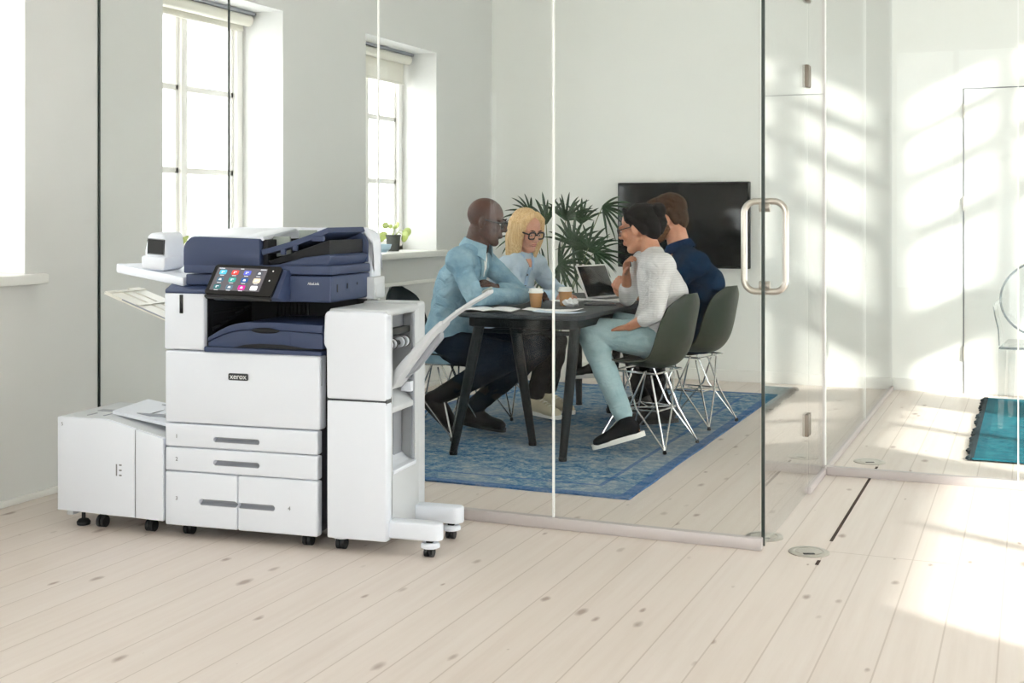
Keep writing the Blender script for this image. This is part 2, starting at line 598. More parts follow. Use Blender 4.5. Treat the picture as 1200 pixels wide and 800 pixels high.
def tag(o, label, cat, group=None):
    o['label'] = label; o['category'] = cat
    if group:
        o['group'] = group
    return o

def thing(name, label, cat, loc=(0, 0, 0), rotz=0.0, group=None):
    o = bpy.data.objects.new(name, None)
    o.empty_display_size = 0.1
    COL.objects.link(o)
    o.location = loc; o.rotation_euler = (0, 0, rotz)
    return tag(o, label, cat, group)

def struct(o):
    o['kind'] = 'structure'
    return o

def dup(root, loc, rotz, label=None):
    r = root.copy(); COL.objects.link(r)
    r.location = loc; r.rotation_euler = (0, 0, rotz)
    if label:
        r['label'] = label
    for ch in list(root.children):
        c = ch.copy(); COL.objects.link(c); c.parent = r
        for g in list(ch.children):
            d = g.copy(); COL.objects.link(d); d.parent = c
    return r

def arc(cx, cy, r, a0, a1, n):
    return [(cx + r * math.cos(math.radians(a0 + (a1 - a0) * i / n)), cy + r * math.sin(math.radians(a0 + (a1 - a0) * i / n))) for i in range(n + 1)]

def rrect(x0, y0, x1, y1, r, n=5):
    return arc(x1 - r, y0 + r, r, -90, 0, n) + arc(x1 - r, y1 - r, r, 0, 90, n) + arc(x0 + r, y1 - r, r, 90, 180, n) + arc(x0 + r, y0 + r, r, 180, 270, n)

# ------------------------------------------------------------------ room shell
def wall_with_holes(name, axis, a, b, lo, hi, zlo, zhi, holes, mat):
    """wall between a and b on its axis, running lo..hi, with rectangular openings (lo, hi, z0, z1)"""
    m = MB()
    def blk(p, q, z0, z1):
        if q - p < 1e-4 or z1 - z0 < 1e-4:
            return
        if axis == 'x':
            m.box((a, p, z0), (b, q, z1))
        else:
            m.box((p, a, z0), (q, b, z1))
    xs = sorted(set([lo, hi] + [h[0] for h in holes] + [h[1] for h in holes]))
    for p, q in zip(xs, xs[1:]):
        zs = zlo
        for h in sorted([h for h in holes if h[0] <= p + 1e-6 and h[1] >= q - 1e-6], key=lambda h: h[2]):
            blk(p, q, zs, h[2]); zs = h[3]
        blk(p, q, zs, zhi)
    return struct(m.done(name, mat, smooth=0))

struct(MB().box((XL - 0.4, YB - 0.3, -0.12), (XR + 0.4, YF + 0.3, 0)).done('floor', 'floor', smooth=0))
struct(MB().box((XL - 0.45, YB - 0.3, ZC), (XR + 0.4, YF + 0.3, ZC + 0.15)).done('ceiling', 'ceiling', smooth=0))
wall_with_holes('wall_left', 'x', XL - 0.42, XL, YB - 0.3, YF + 0.3, 0, ZC, [(a, b, WIN_SILL, WIN_TOP) for a, b in LEFT_WINDOWS], 'wall_shaded')
struct(MB().box((XL, YF, 0), (XR + 0.4, YF + 0.3, ZC)).done('wall_far', 'wall', smooth=0))
RIGHT_HOLES = [(7.50, 8.30, 0.25, 3.45), (5.2, 7.0, 0.12, 1.36), (2.6, 5.05, 0.12, 1.18)]
wall_with_holes('wall_right', 'x', XR, XR + 0.22, YB - 0.3, YF, 0, ZC, RIGHT_HOLES, 'wall')
BACK_FILL_HOLES = [(-1.6, -0.1, 0.3, 3.3), (0.0, 1.7, 0.3, 3.3)]  # unseen window openings added behind the camera to light the front room
wall_with_holes('wall_back', 'y', YB - 0.3, YB, XL, XR, 0, ZC, BACK_FILL_HOLES, 'wall')

wn = 0
for (y0, y1) in LEFT_WINDOWS:
    wn += 1
    w = bpy.data.objects.new('window_%d' % wn, None); COL.objects.link(w); struct(w)
    w.location = (XL, (y0 + y1) / 2, WIN_SILL)
    off = w.location
    xg = XL - 0.33
    ym = (y0 + y1) / 2
    fr = MB()
    fr.box((xg - 0.05, y0, WIN_SILL), (xg + 0.05, y0 + 0.06, WIN_TOP), 0.006)
    fr.box((xg - 0.05, y1 - 0.06, WIN_SILL), (xg + 0.05, y1, WIN_TOP), 0.006)
    fr.box((xg - 0.05, y0, WIN_TOP - 0.06), (xg + 0.05, y1, WIN_TOP), 0.006)
    fr.box((xg - 0.05, y0, WIN_SILL), (xg + 0.05, y1, WIN_SILL + 0.05), 0.006)
    fr.box((xg - 0.05, ym - 0.026, WIN_SILL), (xg + 0.045, ym + 0.026, WIN_TOP), 0.006)
    fr.done('window_frame', 'sash', w, off=off)
    for a, b in ((y0 + 0.06, ym - 0.026), (ym + 0.026, y1 - 0.06)):
        s = MB()
        for p, q in ((a, a + 0.028), (b - 0.028, b)):
            s.box((xg - 0.02, p, WIN_SILL + 0.05), (xg + 0.025, q, WIN_TOP - 0.06), 0.004)
        for z in (WIN_SILL + 0.05, 1.48, 1.94, WIN_TOP - 0.11):
            s.box((xg - 0.02, a, z), (xg + 0.025, b, z + 0.036), 0.004)
        s.done('sash', 'sash', w, off=off)
        MB().box((xg - 0.004, a + 0.02, WIN_SILL + 0.07), (xg + 0.004, b - 0.02, WIN_TOP - 0.08)).done('pane', 'pane', w, off=off, smooth=0)
    MB().box((XL - 0.42, y0 + 0.002, WIN_SILL - 0.035), (XL, y1 - 0.002, WIN_SILL + 0.012)).box((XL - 0.02, y0 - 0.09, WIN_SILL - 0.032), (XL + 0.055, y1 + 0.09, WIN_SILL + 0.012), 0.008).done('window_sill', 'trim', w, off=off)

# the tall windows of the right wall, off to the right of the picture, that the sun comes through
for k, (y0, y1, z0, z1) in enumerate(RIGHT_HOLES):
    wn += 1
    w = bpy.data.objects.new('window_%d' % wn, None); COL.objects.link(w); struct(w)
    w.location = (XR, (y0 + y1) / 2, z0)
    fr = MB()
    x0, x1 = XR + 0.03, XR + 0.11
    for a, b, c, d in ((y0, y0 + 0.05, z0, z1), (y1 - 0.05, y1, z0, z1), (y0, y1, z0, z0 + 0.05), (y0, y1, z1 - 0.05, z1)):
        fr.box((x0, a, c), (x1, b, d))
    if k == 0:
        bars_z = [(1.50, 1.86), (2.34, 2.47), (2.76, 2.86), (3.10, 3.17)]
        bars_y = [(7.90, 7.98)]
    else:
        bars_z = []
        bars_y = [((y0 + y1) / 2 - 0.03, (y0 + y1) / 2 + 0.03)]
    for c, d in bars_z:
        fr.box((x0, y0, c), (x1, y1, d))
    for a, b in bars_y:
        fr.box((x0, a, z0), (x1, b, z1))
    fr.done('window_frame', 'sash', w, off=w.location)
    MB().box((XR + 0.066, y0 + 0.02, z0 + 0.02), (XR + 0.074, y1 - 0.02, z1 - 0.02)).done('pane', 'pane', w, off=w.location, smooth=0)
for k, (x0, x1, z0, z1) in enumerate(BACK_FILL_HOLES):  # frames and panes for the added fill openings
    wn += 1
    w = bpy.data.objects.new('window_%d' % wn, None); COL.objects.link(w); struct(w)
    w.location = ((x0 + x1) / 2, YB, z0)
    fr = MB()
    for a, b, c, d in ((x0, x0 + 0.06, z0, z1), (x1 - 0.06, x1, z0, z1), (x0, x1, z0, z0 + 0.06), (x0, x1, z1 - 0.06, z1), ((x0 + x1) / 2 - 0.03, (x0 + x1) / 2 + 0.03, z0, z1)):
        fr.box((a, YB - 0.2, c), (b, YB - 0.12, d))
    fr.done('window_frame', 'sash', w, off=w.location)
    MB().box((x0 + 0.02, YB - 0.164, z0 + 0.02), (x1 - 0.02, YB - 0.156, z1 - 0.02)).done('pane', 'pane', w, off=w.location, smooth=0)

# skirting
struct(MB().box((XL, YF - 0.018, 0), (XP, YF, 0.085), 0.004).box((XP + 0.01, YF - 0.018, 0), (-0.47, YF, 0.085), 0.004).done('baseboard_far', 'trim'))
struct(MB().box((XL, YB, 0), (XL + 0.016, YP - 0.02, 0.03), 0.004).box((XL, YP + 0.02, 0), (XL + 0.016, YF - 0.02, 0.03), 0.004).done('baseboard_left', 'trim'))

# flush door in the far wall beyond the second glass partition
d = bpy.data.objects.new('door_1', None); COL.objects.link(d); struct(d); d.location = (0.02, YF, 0)
m = MB().box((-0.44, YF - 0.006, 0.006), (0.48, YF - 0.001, 2.13), 0.002)
m.done('door_leaf', 'wall', d, off=d.location)
m = MB()
m.box((-0.449, YF - 0.004, 0.0), (-0.443, YF - 0.0005, 2.14)).box((-0.449, YF - 0.004, 2.133), (0.489, YF - 0.0005, 2.14)).box((0.483, YF - 0.004, 0), (0.489, YF - 0.0005, 2.14))
m.done('door_gap', 'ink', d, off=d.location)
for z in (1.98, 1.33, 0.28):
    MB().tube([(-0.446, YF - 0.01, z - 0.05), (-0.446, YF - 0.01, z + 0.05)], 0.007, 8).done('hinge', 'steel', d, off=d.location)

# parapet panel line under the second window
struct(MB().box((XL, 7.1, 0.76), (XL + 0.012, 8.3, 0.785), 0.003).done('trim_1', 'trim'))

# roller blinds in the window recesses
for (y0, y1), drop, txt in ((LEFT_WINDOWS[0], 0.03, 'cream roller blind rolled up at the top of the window above the printer'),
                            (LEFT_WINDOWS[1], 0.15, 'cream roller blind let down a little in the window with the plant')):
    b = thing('roller_blind', txt, 'blind', (XL - 0.2, (y0 + y1) / 2, WIN_TOP))
    o = b.location
    MB().tube([(XL - 0.22, y0 + 0.02, WIN_TOP - 0.05), (XL - 0.22, y1 - 0.03, WIN_TOP - 0.05)], 0.035, 16).done('roller', 'tray_clear', b, off=o)
    MB().box((XL - 0.262, y0 + 0.01, WIN_TOP - 0.02), (XL - 0.18, y1 - 0.01, WIN_TOP - 0.001), 0.003).done('mounting_rail', 'pshade', b, off=o)
    m = MB().box((XL - 0.257, y0 + 0.03, WIN_TOP - 0.07 - drop), (XL - 0.252, y1 - 0.04, WIN_TOP - 0.05))
    m.box((XL - 0.262, y0 + 0.03, WIN_TOP - 0.085 - drop), (XL - 0.247, y1 - 0.04, WIN_TOP - 0.066 - drop), 0.003)
    m.done('blind_fabric', 'tray_clear', b, off=o)

# ------------------------------------------------------------------ glass partitions
GT = 0.010
ZG = ZC - 0.02
def rail(name, lo, hi):
    return struct(MB().box(lo, hi, 0.003).done(name, 'rail'))
rail('trim_2', (XL + 0.02, YP - 0.018, 0), (XP, YP + 0.018, 0.045))
rail('trim_3', (XP - 0.014, 5.63, 0), (XP + 0.014, YF - 0.02, 0.03))
rail('trim_4', (XP + 0.016, YQ - 0.018, 0), (XR, YQ + 0.018, 0.042))
rail('trim_5', (XL, YP - 0.018, ZC - 0.05), (XP, YP + 0.018, ZC))
rail('trim_6', (XP - 0.014, YP + 0.02, ZC - 0.05), (XP + 0.014, YF, ZC))
rail('trim_7', (XP + 0.016, YQ - 0.018, ZC - 0.05), (XR, YQ + 0.018, ZC))

GRP = 'glass panels of the meeting room'
def panel_x(x0, x1, y, label, edge=None, edge_mat='seal_white'):
    p = thing('glass_panel', label, 'glass panel', ((x0 + x1) / 2, y, 0.045), 0, GRP)
    MB().box((x0 + 0.003, y - GT / 2, 0.03), (x1 - 0.003, y + GT / 2, ZG)).done('pane', 'glass', p, off=p.location, smooth=0)
    if edge is not None:
        MB().box((edge[0], y - GT / 2 - 0.001, 0.045), (edge[1], y + GT / 2 + 0.001, ZG)).done('edge_joint', edge_mat, p, off=p.location, smooth=0)
    return p
panel_x(XL + 0.01, -3.32, YP, 'glass panel next to the left wall behind the copier', (XL + 0.003, XL + 0.009), 'seal_dark')
panel_x(-3.32, -2.558, YP, 'glass panel with a dark joint in front of the first window', (-3.322, -3.318), 'seal_dark')
panel_x(-2.558, -1.764, YP, 'glass panel in front of the man in the denim shirt', (-2.561, -2.555), 'seal_white')
panel_x(-1.764, XP - 0.008, YP, 'glass panel in front of the television and the green chairs', (-1.767, -1.760), 'seal_white')
panel_x(XP + 0.008, -0.06, YQ, 'glass panel right of the door in front of the sunlit far wall', (XP + 0.004, XP + 0.012), 'seal_white')
panel_x(-0.06, XR, YQ, 'glass panel in front of the clear chair at the right edge', (-0.063, -0.057), 'seal_white')
def panel_y(y0, y1, label, edge):
    p = thing('glass_panel', label, 'glass panel', (XP, (y0 + y1) / 2, 0.03), 0, GRP)
    MB().box((XP - GT / 2, y0 + 0.003, 0.02), (XP + GT / 2, y1 - 0.003, ZG)).done('pane', 'glass_side', p, off=p.location, smooth=0)
    MB().box((XP - GT / 2 - 0.001, edge, 0.03), (XP + GT / 2 + 0.001, edge + 0.006, ZG)).done('edge_joint', 'seal_white' if edge > 7 else 'rail', p, off=p.location, smooth=0)
panel_y(5.66, YQ, 'narrow glass panel between the glass door and the corner post', YQ - 0.006)
panel_y(YQ, 7.68, 'side glass panel just beyond the corner post', 7.672)
panel_y(7.68, YF - 0.02, 'side glass panel that ends at the far wall', YF - 0.03)

gd = thing('glass_door', 'clear glass door with a looped steel pull handle', 'door', (XP, 5.61, 0.012))
o = gd.location
MB().box((XP - GT / 2, 4.642, 0.012), (XP + GT / 2, 5.645, ZG - 0.03)).done('pane', 'glass_side', gd, off=o, smooth=0)
MB().box((XP - GT / 2 - 0.001, 4.634, 0.012), (XP + GT / 2 + 0.001, 4.642, ZG - 0.03)).done('edge_seal', 'seal_dark', gd, off=o, smooth=0)
loop = [(XP + x, 4.668, z) for x, z in rrect(-0.078, 0.962, 0.078, 1.302, 0.045, 8)]
h = MB().tube(loop, 0.0125, 14, closed=True).done('pull_handle', 'steel', gd, off=o)
m = MB()
for z in (0.985, 1.279):
    m.tube([(XP - 0.02, 4.668, z), (XP + 0.02, 4.668, z)], 0.017, 12)
m.done('handle_bolt', 'steel', h, off=o)
for z in (0.315, 1.87):
    m = MB().box((XP - 0.014, 5.57, z - 0.05), (XP + 0.014, 5.608, z + 0.05), 0.004).box((XP - 0.014, 5.612, z - 0.05), (XP + 0.014, 5.645, z + 0.05), 0.004).tube([(XP, 5.61, z - 0.045), (XP, 5.61, z + 0.045)], 0.008, 10)
    m.done('hinge', 'steel_dark', gd, off=o)
MB().box((XP - 0.014, 5.57, 2.2), (XP + 0.014, 5.645, 2.25), 0.004).done('patch_fitting', 'steel_dark', gd, off=o)

for (u, v, r, txt) in ((948, 647, 0.075, 'large round steel floor plate in front of the glass door'),
                       (1019, 541, 0.078, 'round steel floor plate behind the low rail of the second partition'),
                       (896, 629, 0.072, 'round steel floor plate under the free corner of the glass door')):
    p = at_z(u, v, 0)
    fp = thing('floor_plate', txt, 'floor plate', (p.x, p.y, 0), 0.4, 'round steel floor plates')
    MB().lathe([(r, 0.0), (r, 0.003), (r - 0.004, 0.005), (r * 0.72, 0.005), (r * 0.7, 0.0035), (r * 0.66, 0.0035), (r * 0.64, 0.005), (0.001, 0.005)], seg=40).done('disc', 'steel', fp)
    MB().box((-0.03, -0.045, 0.0048), (0.012, -0.028, 0.0062), 0.0005).done('slot', 'black', fp)
g0, g1 = at_z(974, 634, 0), at_z(1029, 547, 0)
struct(MB().box((g0.x - 0.006, g0.y, -0.002), (g0.x + 0.006, g1.y, 0.0015)).box((g0.x - 0.006, 4.50, -0.002), (g0.x + 0.006, 4.56, 0.0015)).done('trim_8', 'gap', smooth=0))

# rugs
def rug(name, x0, y0, x1, y1, mat, label, fringe=None):
    r = thing(name, label, 'rug', ((x0 + x1) / 2, (y0 + y1) / 2, 0))
    hx, hy = (x1 - x0) / 2, (y1 - y0) / 2
    def f(a, b):
        x, y = -hx + 2 * hx * a, -hy + 2 * hy * b
        e = 0.006 * noise.noise(Vector((x * 4, y * 4, 1.0)))
        return Vector((x + (e if a in (0, 1) else 0), y + (e if b in (0, 1) else 0), 0.009 + 0.002 * noise.noise(Vector((x * 3, y * 3, 4)))))
    MB().sheet(f, 40, 60, -0.008).done('pile', mat, r)
    if fringe:
        m = MB()
        n = 90
        for i in range(n):
            y = -hy + 2 * hy * (i + 0.5) / n
            L = random.uniform(0.02, 0.045)
            dy = random.uniform(-0.012, 0.012)
            m.tube([(-hx + 0.004, y, 0.010), (-hx - L * 0.6, y + dy * 0.5, 0.012), (-hx - L, y + dy, 0.007)], [0.011, 0.010, 0.005], 5)
        q = m.done('fringe', fringe, r)
    return r
rug('rug', -3.57, 5.2, -1.63, 8.62, 'rug_blue', 'large worn blue rug under the meeting table')
rug('rug', -0.28, 6.7, 1.42, 8.96, 'rug_teal', 'teal rug with a dark fringe under the clear chair', 'fringe')
# ------------------------------------------------------------------ the copier: local x along its front, y into its depth
K = 0.982
PO = (-3.110, 3.912)
PROT = TH - math.radians(17.5)
PO = (-1.375 * K * CT - 4.9 * K * ST, -1.375 * K * ST + 4.9 * K * CT)
def kx(v):
    return Vector((v.x * K, v.y * K, v.z * K + 0.0225))
def pd(mb, name, mats, parent, smooth=35):
    return mb.move(kx).done(name, mats, parent, smooth)

def recess_panel(x0, x1, y0, y1, z0, z1, rec, bevel=0.008):
    """front panel with a scooped grip recess (hx0, hx1, hz0, hz1)"""
    m = MB().box((x0, y0, z0), (x1, y1, z1), bevel, seg=3)
    if rec:
        hx0, hx1, hz0, hz1 = rec
        c = MB().prism(rrect(hx0, hz0, hx1, hz1, min(0.012, (hz1 - hz0) * 0.45), 4), 'y', y0 - 0.05, y0 + 0.03)
        m.cut([c])
    return m
def grip(hx0, hx1, hz0, hz1, y0, parent):
    """sloping back of the grip recess"""
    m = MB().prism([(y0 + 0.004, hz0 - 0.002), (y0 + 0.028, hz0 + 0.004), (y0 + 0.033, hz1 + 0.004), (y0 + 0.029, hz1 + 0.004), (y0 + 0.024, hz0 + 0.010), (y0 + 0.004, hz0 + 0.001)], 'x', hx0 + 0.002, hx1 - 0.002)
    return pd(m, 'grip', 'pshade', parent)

pr = thing('office_printer', 'white and navy office copier with a tilted touch screen', 'printer', (PO[0], PO[1], 0), PROT)
def caster(x, y, parent, z0=-0.0225, r=0.024, name='caster'):
    m = MB().tube([(x - 0.017, y, z0 + r), (x - 0.003, y, z0 + r)], r, 18).tube([(x + 0.003, y, z0 + r), (x + 0.017, y, z0 + r)], r, 18)
    m.tube([(x - 0.004, y, z0 + r), (x + 0.004, y, z0 + r)], r * 0.5, 10)
    m.box((x - 0.013, y - 0.008, z0 + r), (x + 0.013, y + 0.012, z0 + 0.075), 0.004)
    return pd(m, name, 'rubber', parent)
# body
m = MB().box((0.004, 0.03, 0.036), (0.664, 0.46, 0.715), 0.006)
pd(m, 'body', 'badge', pr)
for x, y in ((0.07, 0.07), (0.60, 0.06), (0.07, 0.40), (0.60, 0.40)):
    caster(x, y, pr)
dr = [(0.001, 0.666, 0.337, 0.428, (0.218, 0.42, 0.363, 0.384)),
      (0.001, 0.666, 0.241, 0.334, (0.218, 0.42, 0.272, 0.294)),
      (0.001, 0.322, 0.026, 0.238, (0.154, 0.322, 0.113, 0.138)),
      (0.325, 0.666, 0.026, 0.238, (0.325, 0.486, 0.112, 0.135))]
for k, (x0, x1, z0, z1, rec) in enumerate(dr):
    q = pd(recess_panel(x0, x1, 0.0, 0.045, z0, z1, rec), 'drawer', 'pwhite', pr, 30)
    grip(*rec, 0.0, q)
    nx, nz = ((0.054, 0.378), (0.054, 0.288), (0.054, 0.133), (0.548, 0.127))[k]
    pd(MB().text(str(k + 1), 0.022, (nx, -0.0006, nz), (1, 0, 0), (0, 0, 1)), 'number', 'ink', q, 0)
cov = pd(MB().box((0.001, 0.0, 0.432), (0.676, 0.06, 0.716), 0.009, seg=3), 'front_cover', 'pwhite', pr, 30)
pd(MB().prism(rrect(0.286, 0.609, 0.372, 0.636, 0.006), 'y', -0.003, 0.002), 'badge', 'badge', cov)
pd(MB().text('xerox', 0.030, (0.329, -0.0036, 0.6235), (1, 0, 0), (0, 0, 1), 0.001), 'badge_lettering', 'lettering', cov, 0)
pd(MB().box((0.660, 0.012, 0.60), (0.6775, 0.02, 0.70), 0.002), 'latch', 'pshade', cov)
# left door with the status lamp slot
sd = pd(MB().box((0.0, -0.004, 0.721), (0.178, 0.30, 0.943), 0.008, seg=3), 'side_door', 'pwhite', pr, 30)
pd(MB().box((0.070, -0.0065, 0.863), (0.086, 0.0, 0.937), 0.002), 'status_lamp', 'gloss_black', sd)
# navy cap above the door, sloping back
m = MB().prism([(-0.004, 0.945), (-0.002, 0.957), (0.09, 0.998), (0.40, 1.004), (0.40, 0.94), (0.0, 0.94)], 'x', 0.002, 0.35, 0.004)
pd(m, 'top_cap', 'navy', pr, 30)
m = MB().prism(rrect(0.135, 0.028, 0.175, 0.075, 0.012), 'z', 0.975, 0.996)
m.mi = 1
m.box((0.15, 0.03, 0.99), (0.172, 0.05, 1.0), 0.003)
pd(m, 'usb_recess', ['gloss_black', 'guide'], pr)
# paper outlet
m = MB().box((0.176, 0.36, 0.715), (0.668, 0.46, 0.95), 0.004).box((0.172, 0.02, 0.715), (0.182, 0.44, 0.945), 0.003)
for i in range(9):
    m.box((0.30 + 0.018 * i, 0.352, 0.82), (0.308 + 0.018 * i, 0.362, 0.92), 0.002)
for i in range(5):
    m.tube([(0.184, 0.05 + 0.06 * i, 0.80 + 0.015 * i), (0.20, 0.08 + 0.06 * i, 0.81 + 0.015 * i)], 0.008, 8)
m.box((0.182, 0.06, 0.86), (0.19, 0.30, 0.872), 0.003)
pd(m, 'paper_outlet', 'navy_dark', pr)
m = MB().prism([(0.182, 0.716), (0.688, 0.716), (0.688, 0.733), (0.182, 0.737)], 'y', -0.010, 0.3, 0.004)
pd(m, 'ledge', 'navy', pr)
# output tray: a hump with an overhanging lip
top = [(0.196, 0.772)] + [(0.196 + 0.165 * i / 6, 0.772 + 0.062 * math.sin(math.pi / 2 * i / 6)) for i in range(1, 7)] + [(0.46, 0.838), (0.688, 0.832)]
low = [(0.688, 0.802), (0.46, 0.81), (0.361, 0.806)] + [(0.361 - 0.165 * i / 6, 0.806 - 0.050 * (1 - math.cos(math.pi / 2 * i / 6)) ) for i in range(1, 7)]
ot = pd(MB().prism(top + low, 'y', -0.004, 0.35, 0.003), 'output_tray', 'navy', pr, 30)
low2 = [(a, b - 0.003) for a, b in low]
body2 = low2[::-1] + [(0.688, 0.740), (0.62, 0.742), (0.52, 0.752), (0.42, 0.752), (0.34, 0.738), (0.196, 0.737)]
pd(MB().prism(body2, 'y', 0.0, 0.34, 0.002).box((0.552, -0.001, 0.745), (0.5535, 0.001, 0.803)), 'tray_front', 'navy', ot, 30)
m = MB().ball((0.445, 0.0, 0.806), (0.062, 0.010, 0.012))
pd(m, 'tray_grip', 'navy_dark', ot)
m = MB().prism([(0.31, 0.738), (0.36, 0.749), (0.42, 0.754), (0.52, 0.753), (0.60, 0.744), (0.688, 0.737)], 'y', -0.003, 0.1, 0)
pd(m, 'tray_hollow', 'navy_dark', ot)
# scanner
sc = pd(MB().box((0.082, 0.02, 0.975), (0.30, 0.36, 1.018), 0.005).box((0.28, 0.0, 0.918), (0.724, 0.36, 1.018), 0.007, seg=3), 'scanner_base', 'navy', pr, 30)
pd(MB().text('AltaLink', 0.0145, (0.650, -0.0008, 0.989), (1, 0, 0), (0, 0, 1)), 'model_lettering', 'lettering', sc, 0)
for i in range(3):
    pd(MB().box((0.7235, 0.05 + 0.09 * i, 0.955 + 0.01 * i), (0.7255, 0.058 + 0.09 * i, 0.985), 0.0005), 'vent_slot', 'navy_dark', sc)
lid = pd(MB().box((0.084, 0.0, 1.022), (0.726, 0.36, 1.056), 0.006, seg=3), 'scanner_lid', 'navy', pr, 30)
m = MB().prism([(0.47, 1.054), (0.70, 1.054), (0.715, 1.09), (0.70, 1.10), (0.60, 1.088)], 'y', 0.02, 0.36, 0.003)
pd(m, 'lid_deck', 'navy', lid, 30)
# document feeder, left block: navy front, white cover
fe = arc(0.084 + 0.055, 1.166 - 0.055, 0.055, 180, 90, 8) + [(0.416, 1.158), (0.420, 1.150), (0.420, 1.06), (0.412, 1.052), (0.084, 1.052)]
fd = pd(MB().prism(fe, 'y', 0.0, 0.035, 0.003), 'feeder_front', 'navy', pr, 30)
m = MB().prism([(0.033, 1.055), (0.033, 1.160), (0.06, 1.171), (0.42, 1.200), (0.44, 1.19), (0.44, 1.055)], 'x', 0.080, 0.415, 0.012, 3)
m.prism([(0.02, 1.150), (0.02, 1.166), (0.30, 1.197), (0.30, 1.185)], 'x', 0.33, 0.425, 0.003)
pd(m, 'feeder_cover', 'pwhite', pr, 30)
pd(MB().prism([(0.45, 1.058), (0.70, 1.10), (0.70, 1.155), (0.44, 1.072)], 'y', 0.035, 0.34, 0.002).box((0.416, 0.03, 1.056), (0.44, 0.36, 1.155), 0.003).box((0.44, 0.33, 1.056), (0.66, 0.365, 1.14), 0.003), 'feeder_throat_shade', 'navy_dark', pr)  # throat walls plus a dark filler painting the shadow below the tray
# document tray, rising to the right
def tray_pt(a, b):
    x = 0.425 + 0.285 * a
    return Vector((x, 0.012 + 0.33 * b, 1.096 + 0.088 * a - 0.006 * math.sin(math.pi * a)))
m = MB().sheet(tray_pt, 12, 4, -0.02)
for a in (0.32, 0.5):
    p = tray_pt(a, 0.0)
    m.box((p.x - 0.010, 0.006, p.z - 0.021), (p.x + 0.010, 0.02, p.z + 0.003), 0.003)
p = tray_pt(0.84, 0); m.box((p.x - 0.026, 0.006, p.z - 0.017), (p.x + 0.026, 0.02, p.z + 0.003), 0.004)
dt = pd(m, 'document_tray', 'navy', pr, 30)
for y, x in ((0.10, 0.452), (0.25, 0.492)):
    m = MB().prism([(x - 0.03, 1.085), (x - 0.035, 1.166 + (y - 0.1) * 0.16), (x + 0.045, 1.166 + (y - 0.1) * 0.16), (x + 0.052, 1.095)], 'y', y, y + 0.012, 0.003)
    pd(m, 'paper_guide', 'guide', dt)
# white rear housing with the rounded shoulder
rc = [(0.084, 0.95), (0.735, 0.95), (0.735, 1.14)] + arc(0.735 - 0.06, 1.198 - 0.06, 0.06, 0, 90, 8) + [(0.084, 1.198)]
m = MB().prism(rc, 'y', 0.365, 0.445, 0.006)
pd(m, 'rear_cover', 'pwhite', pr, 30)
pd(MB().prism([(0.43, 1.06), (0.715, 1.06), (0.715, 1.13)] + arc(0.715 - 0.045, 1.18 - 0.045, 0.045, 0, 90, 6) + [(0.43, 1.18)], 'y', 0.355, 0.366, 0.002), 'rear_lining', 'navy', pr, 30)
pd(MB().box((0.60, 0.33, 0.912), (0.755, 0.44, 1.0), 0.005).box((0.752, 0.345, 0.92), (0.758, 0.43, 0.97), 0.001), 'rear_box', 'pgrey', pr)
# touch screen
cp0, cp1 = Vector((0.243, -0.11, 0.951)), Vector((0.249, -0.028, 1.060))
ax = Vector((0.286, 0, -0.007)); ay = cp1 - cp0; nz = ax.cross(ay).normalized()
def on_panel(a, b, h=0.0):
    return cp0 + ax * a + ay * b + nz * h
def slab(m, poly, h0, h1, bev=0.0):
    m.prism([(0, 0)] * 0 + list(poly), 'z', h0, h1, bev)
    return m
def panelize(m):
    return m.move(lambda v: on_panel(v.x, v.y, v.z))
def pslab(polys, h0, h1, mi=0, mb=None):
    m = mb or MB(); m.mi = mi
    for pl in polys:
        m.prism(pl, 'z', h0, h1)
    return m
def rr2(x0, y0, x1, y1, r):
    return [(a * 0.5 , b) for a, b in rrect(x0 * 2, y0, x1 * 2, y1, r, 4)]
m = pslab([rr2(0.0, 0.0, 1.0, 1.0, 0.09)], -0.016, 0.0)
panelize(m)
pan = pd(m, 'touch_panel', 'gloss_black', pr, 30)
pd(panelize(pslab([rr2(0.012, -0.085, 0.992, 0.0, 0.03)], -0.018, -0.004)), 'panel_lip', 'black', pan, 30)
M['scr'] = emitter('screen_grey', (92, 88, 92), 0.75)
icon_cols = [(70, 178, 205), (206, 62, 54), (82, 92, 196), (70, 72, 80), (60, 92, 108), (40, 150, 138), (22, 78, 138), (226, 206, 176),
             (22, 96, 100), (84, 106, 120), (198, 20, 138), (236, 236, 240)]
mats = ['scr']
m = pslab([[(0.055, 0.14), (0.80, 0.14), (0.80, 0.90), (0.055, 0.90)]], 0.0, 0.0008)
for i, c in enumerate(icon_cols):
    M['icon%d' % i] = emitter('screen_icon_%d' % i, c, 0.9)
    mats.append('icon%d' % i)
    cx = 0.055 + 0.745 * (0.135 + 0.245 * (i % 4)); cy = 0.74 - 0.245 * (i // 4)
    pslab([rr2(cx - 0.052, cy - 0.075, cx + 0.052, cy + 0.075, 0.03)], 0.0008, 0.0014, i + 1, m)
M['icon_mark'] = emitter('screen_white', (232, 236, 240), 0.9)
mats.append('icon_mark'); km = len(mats) - 1
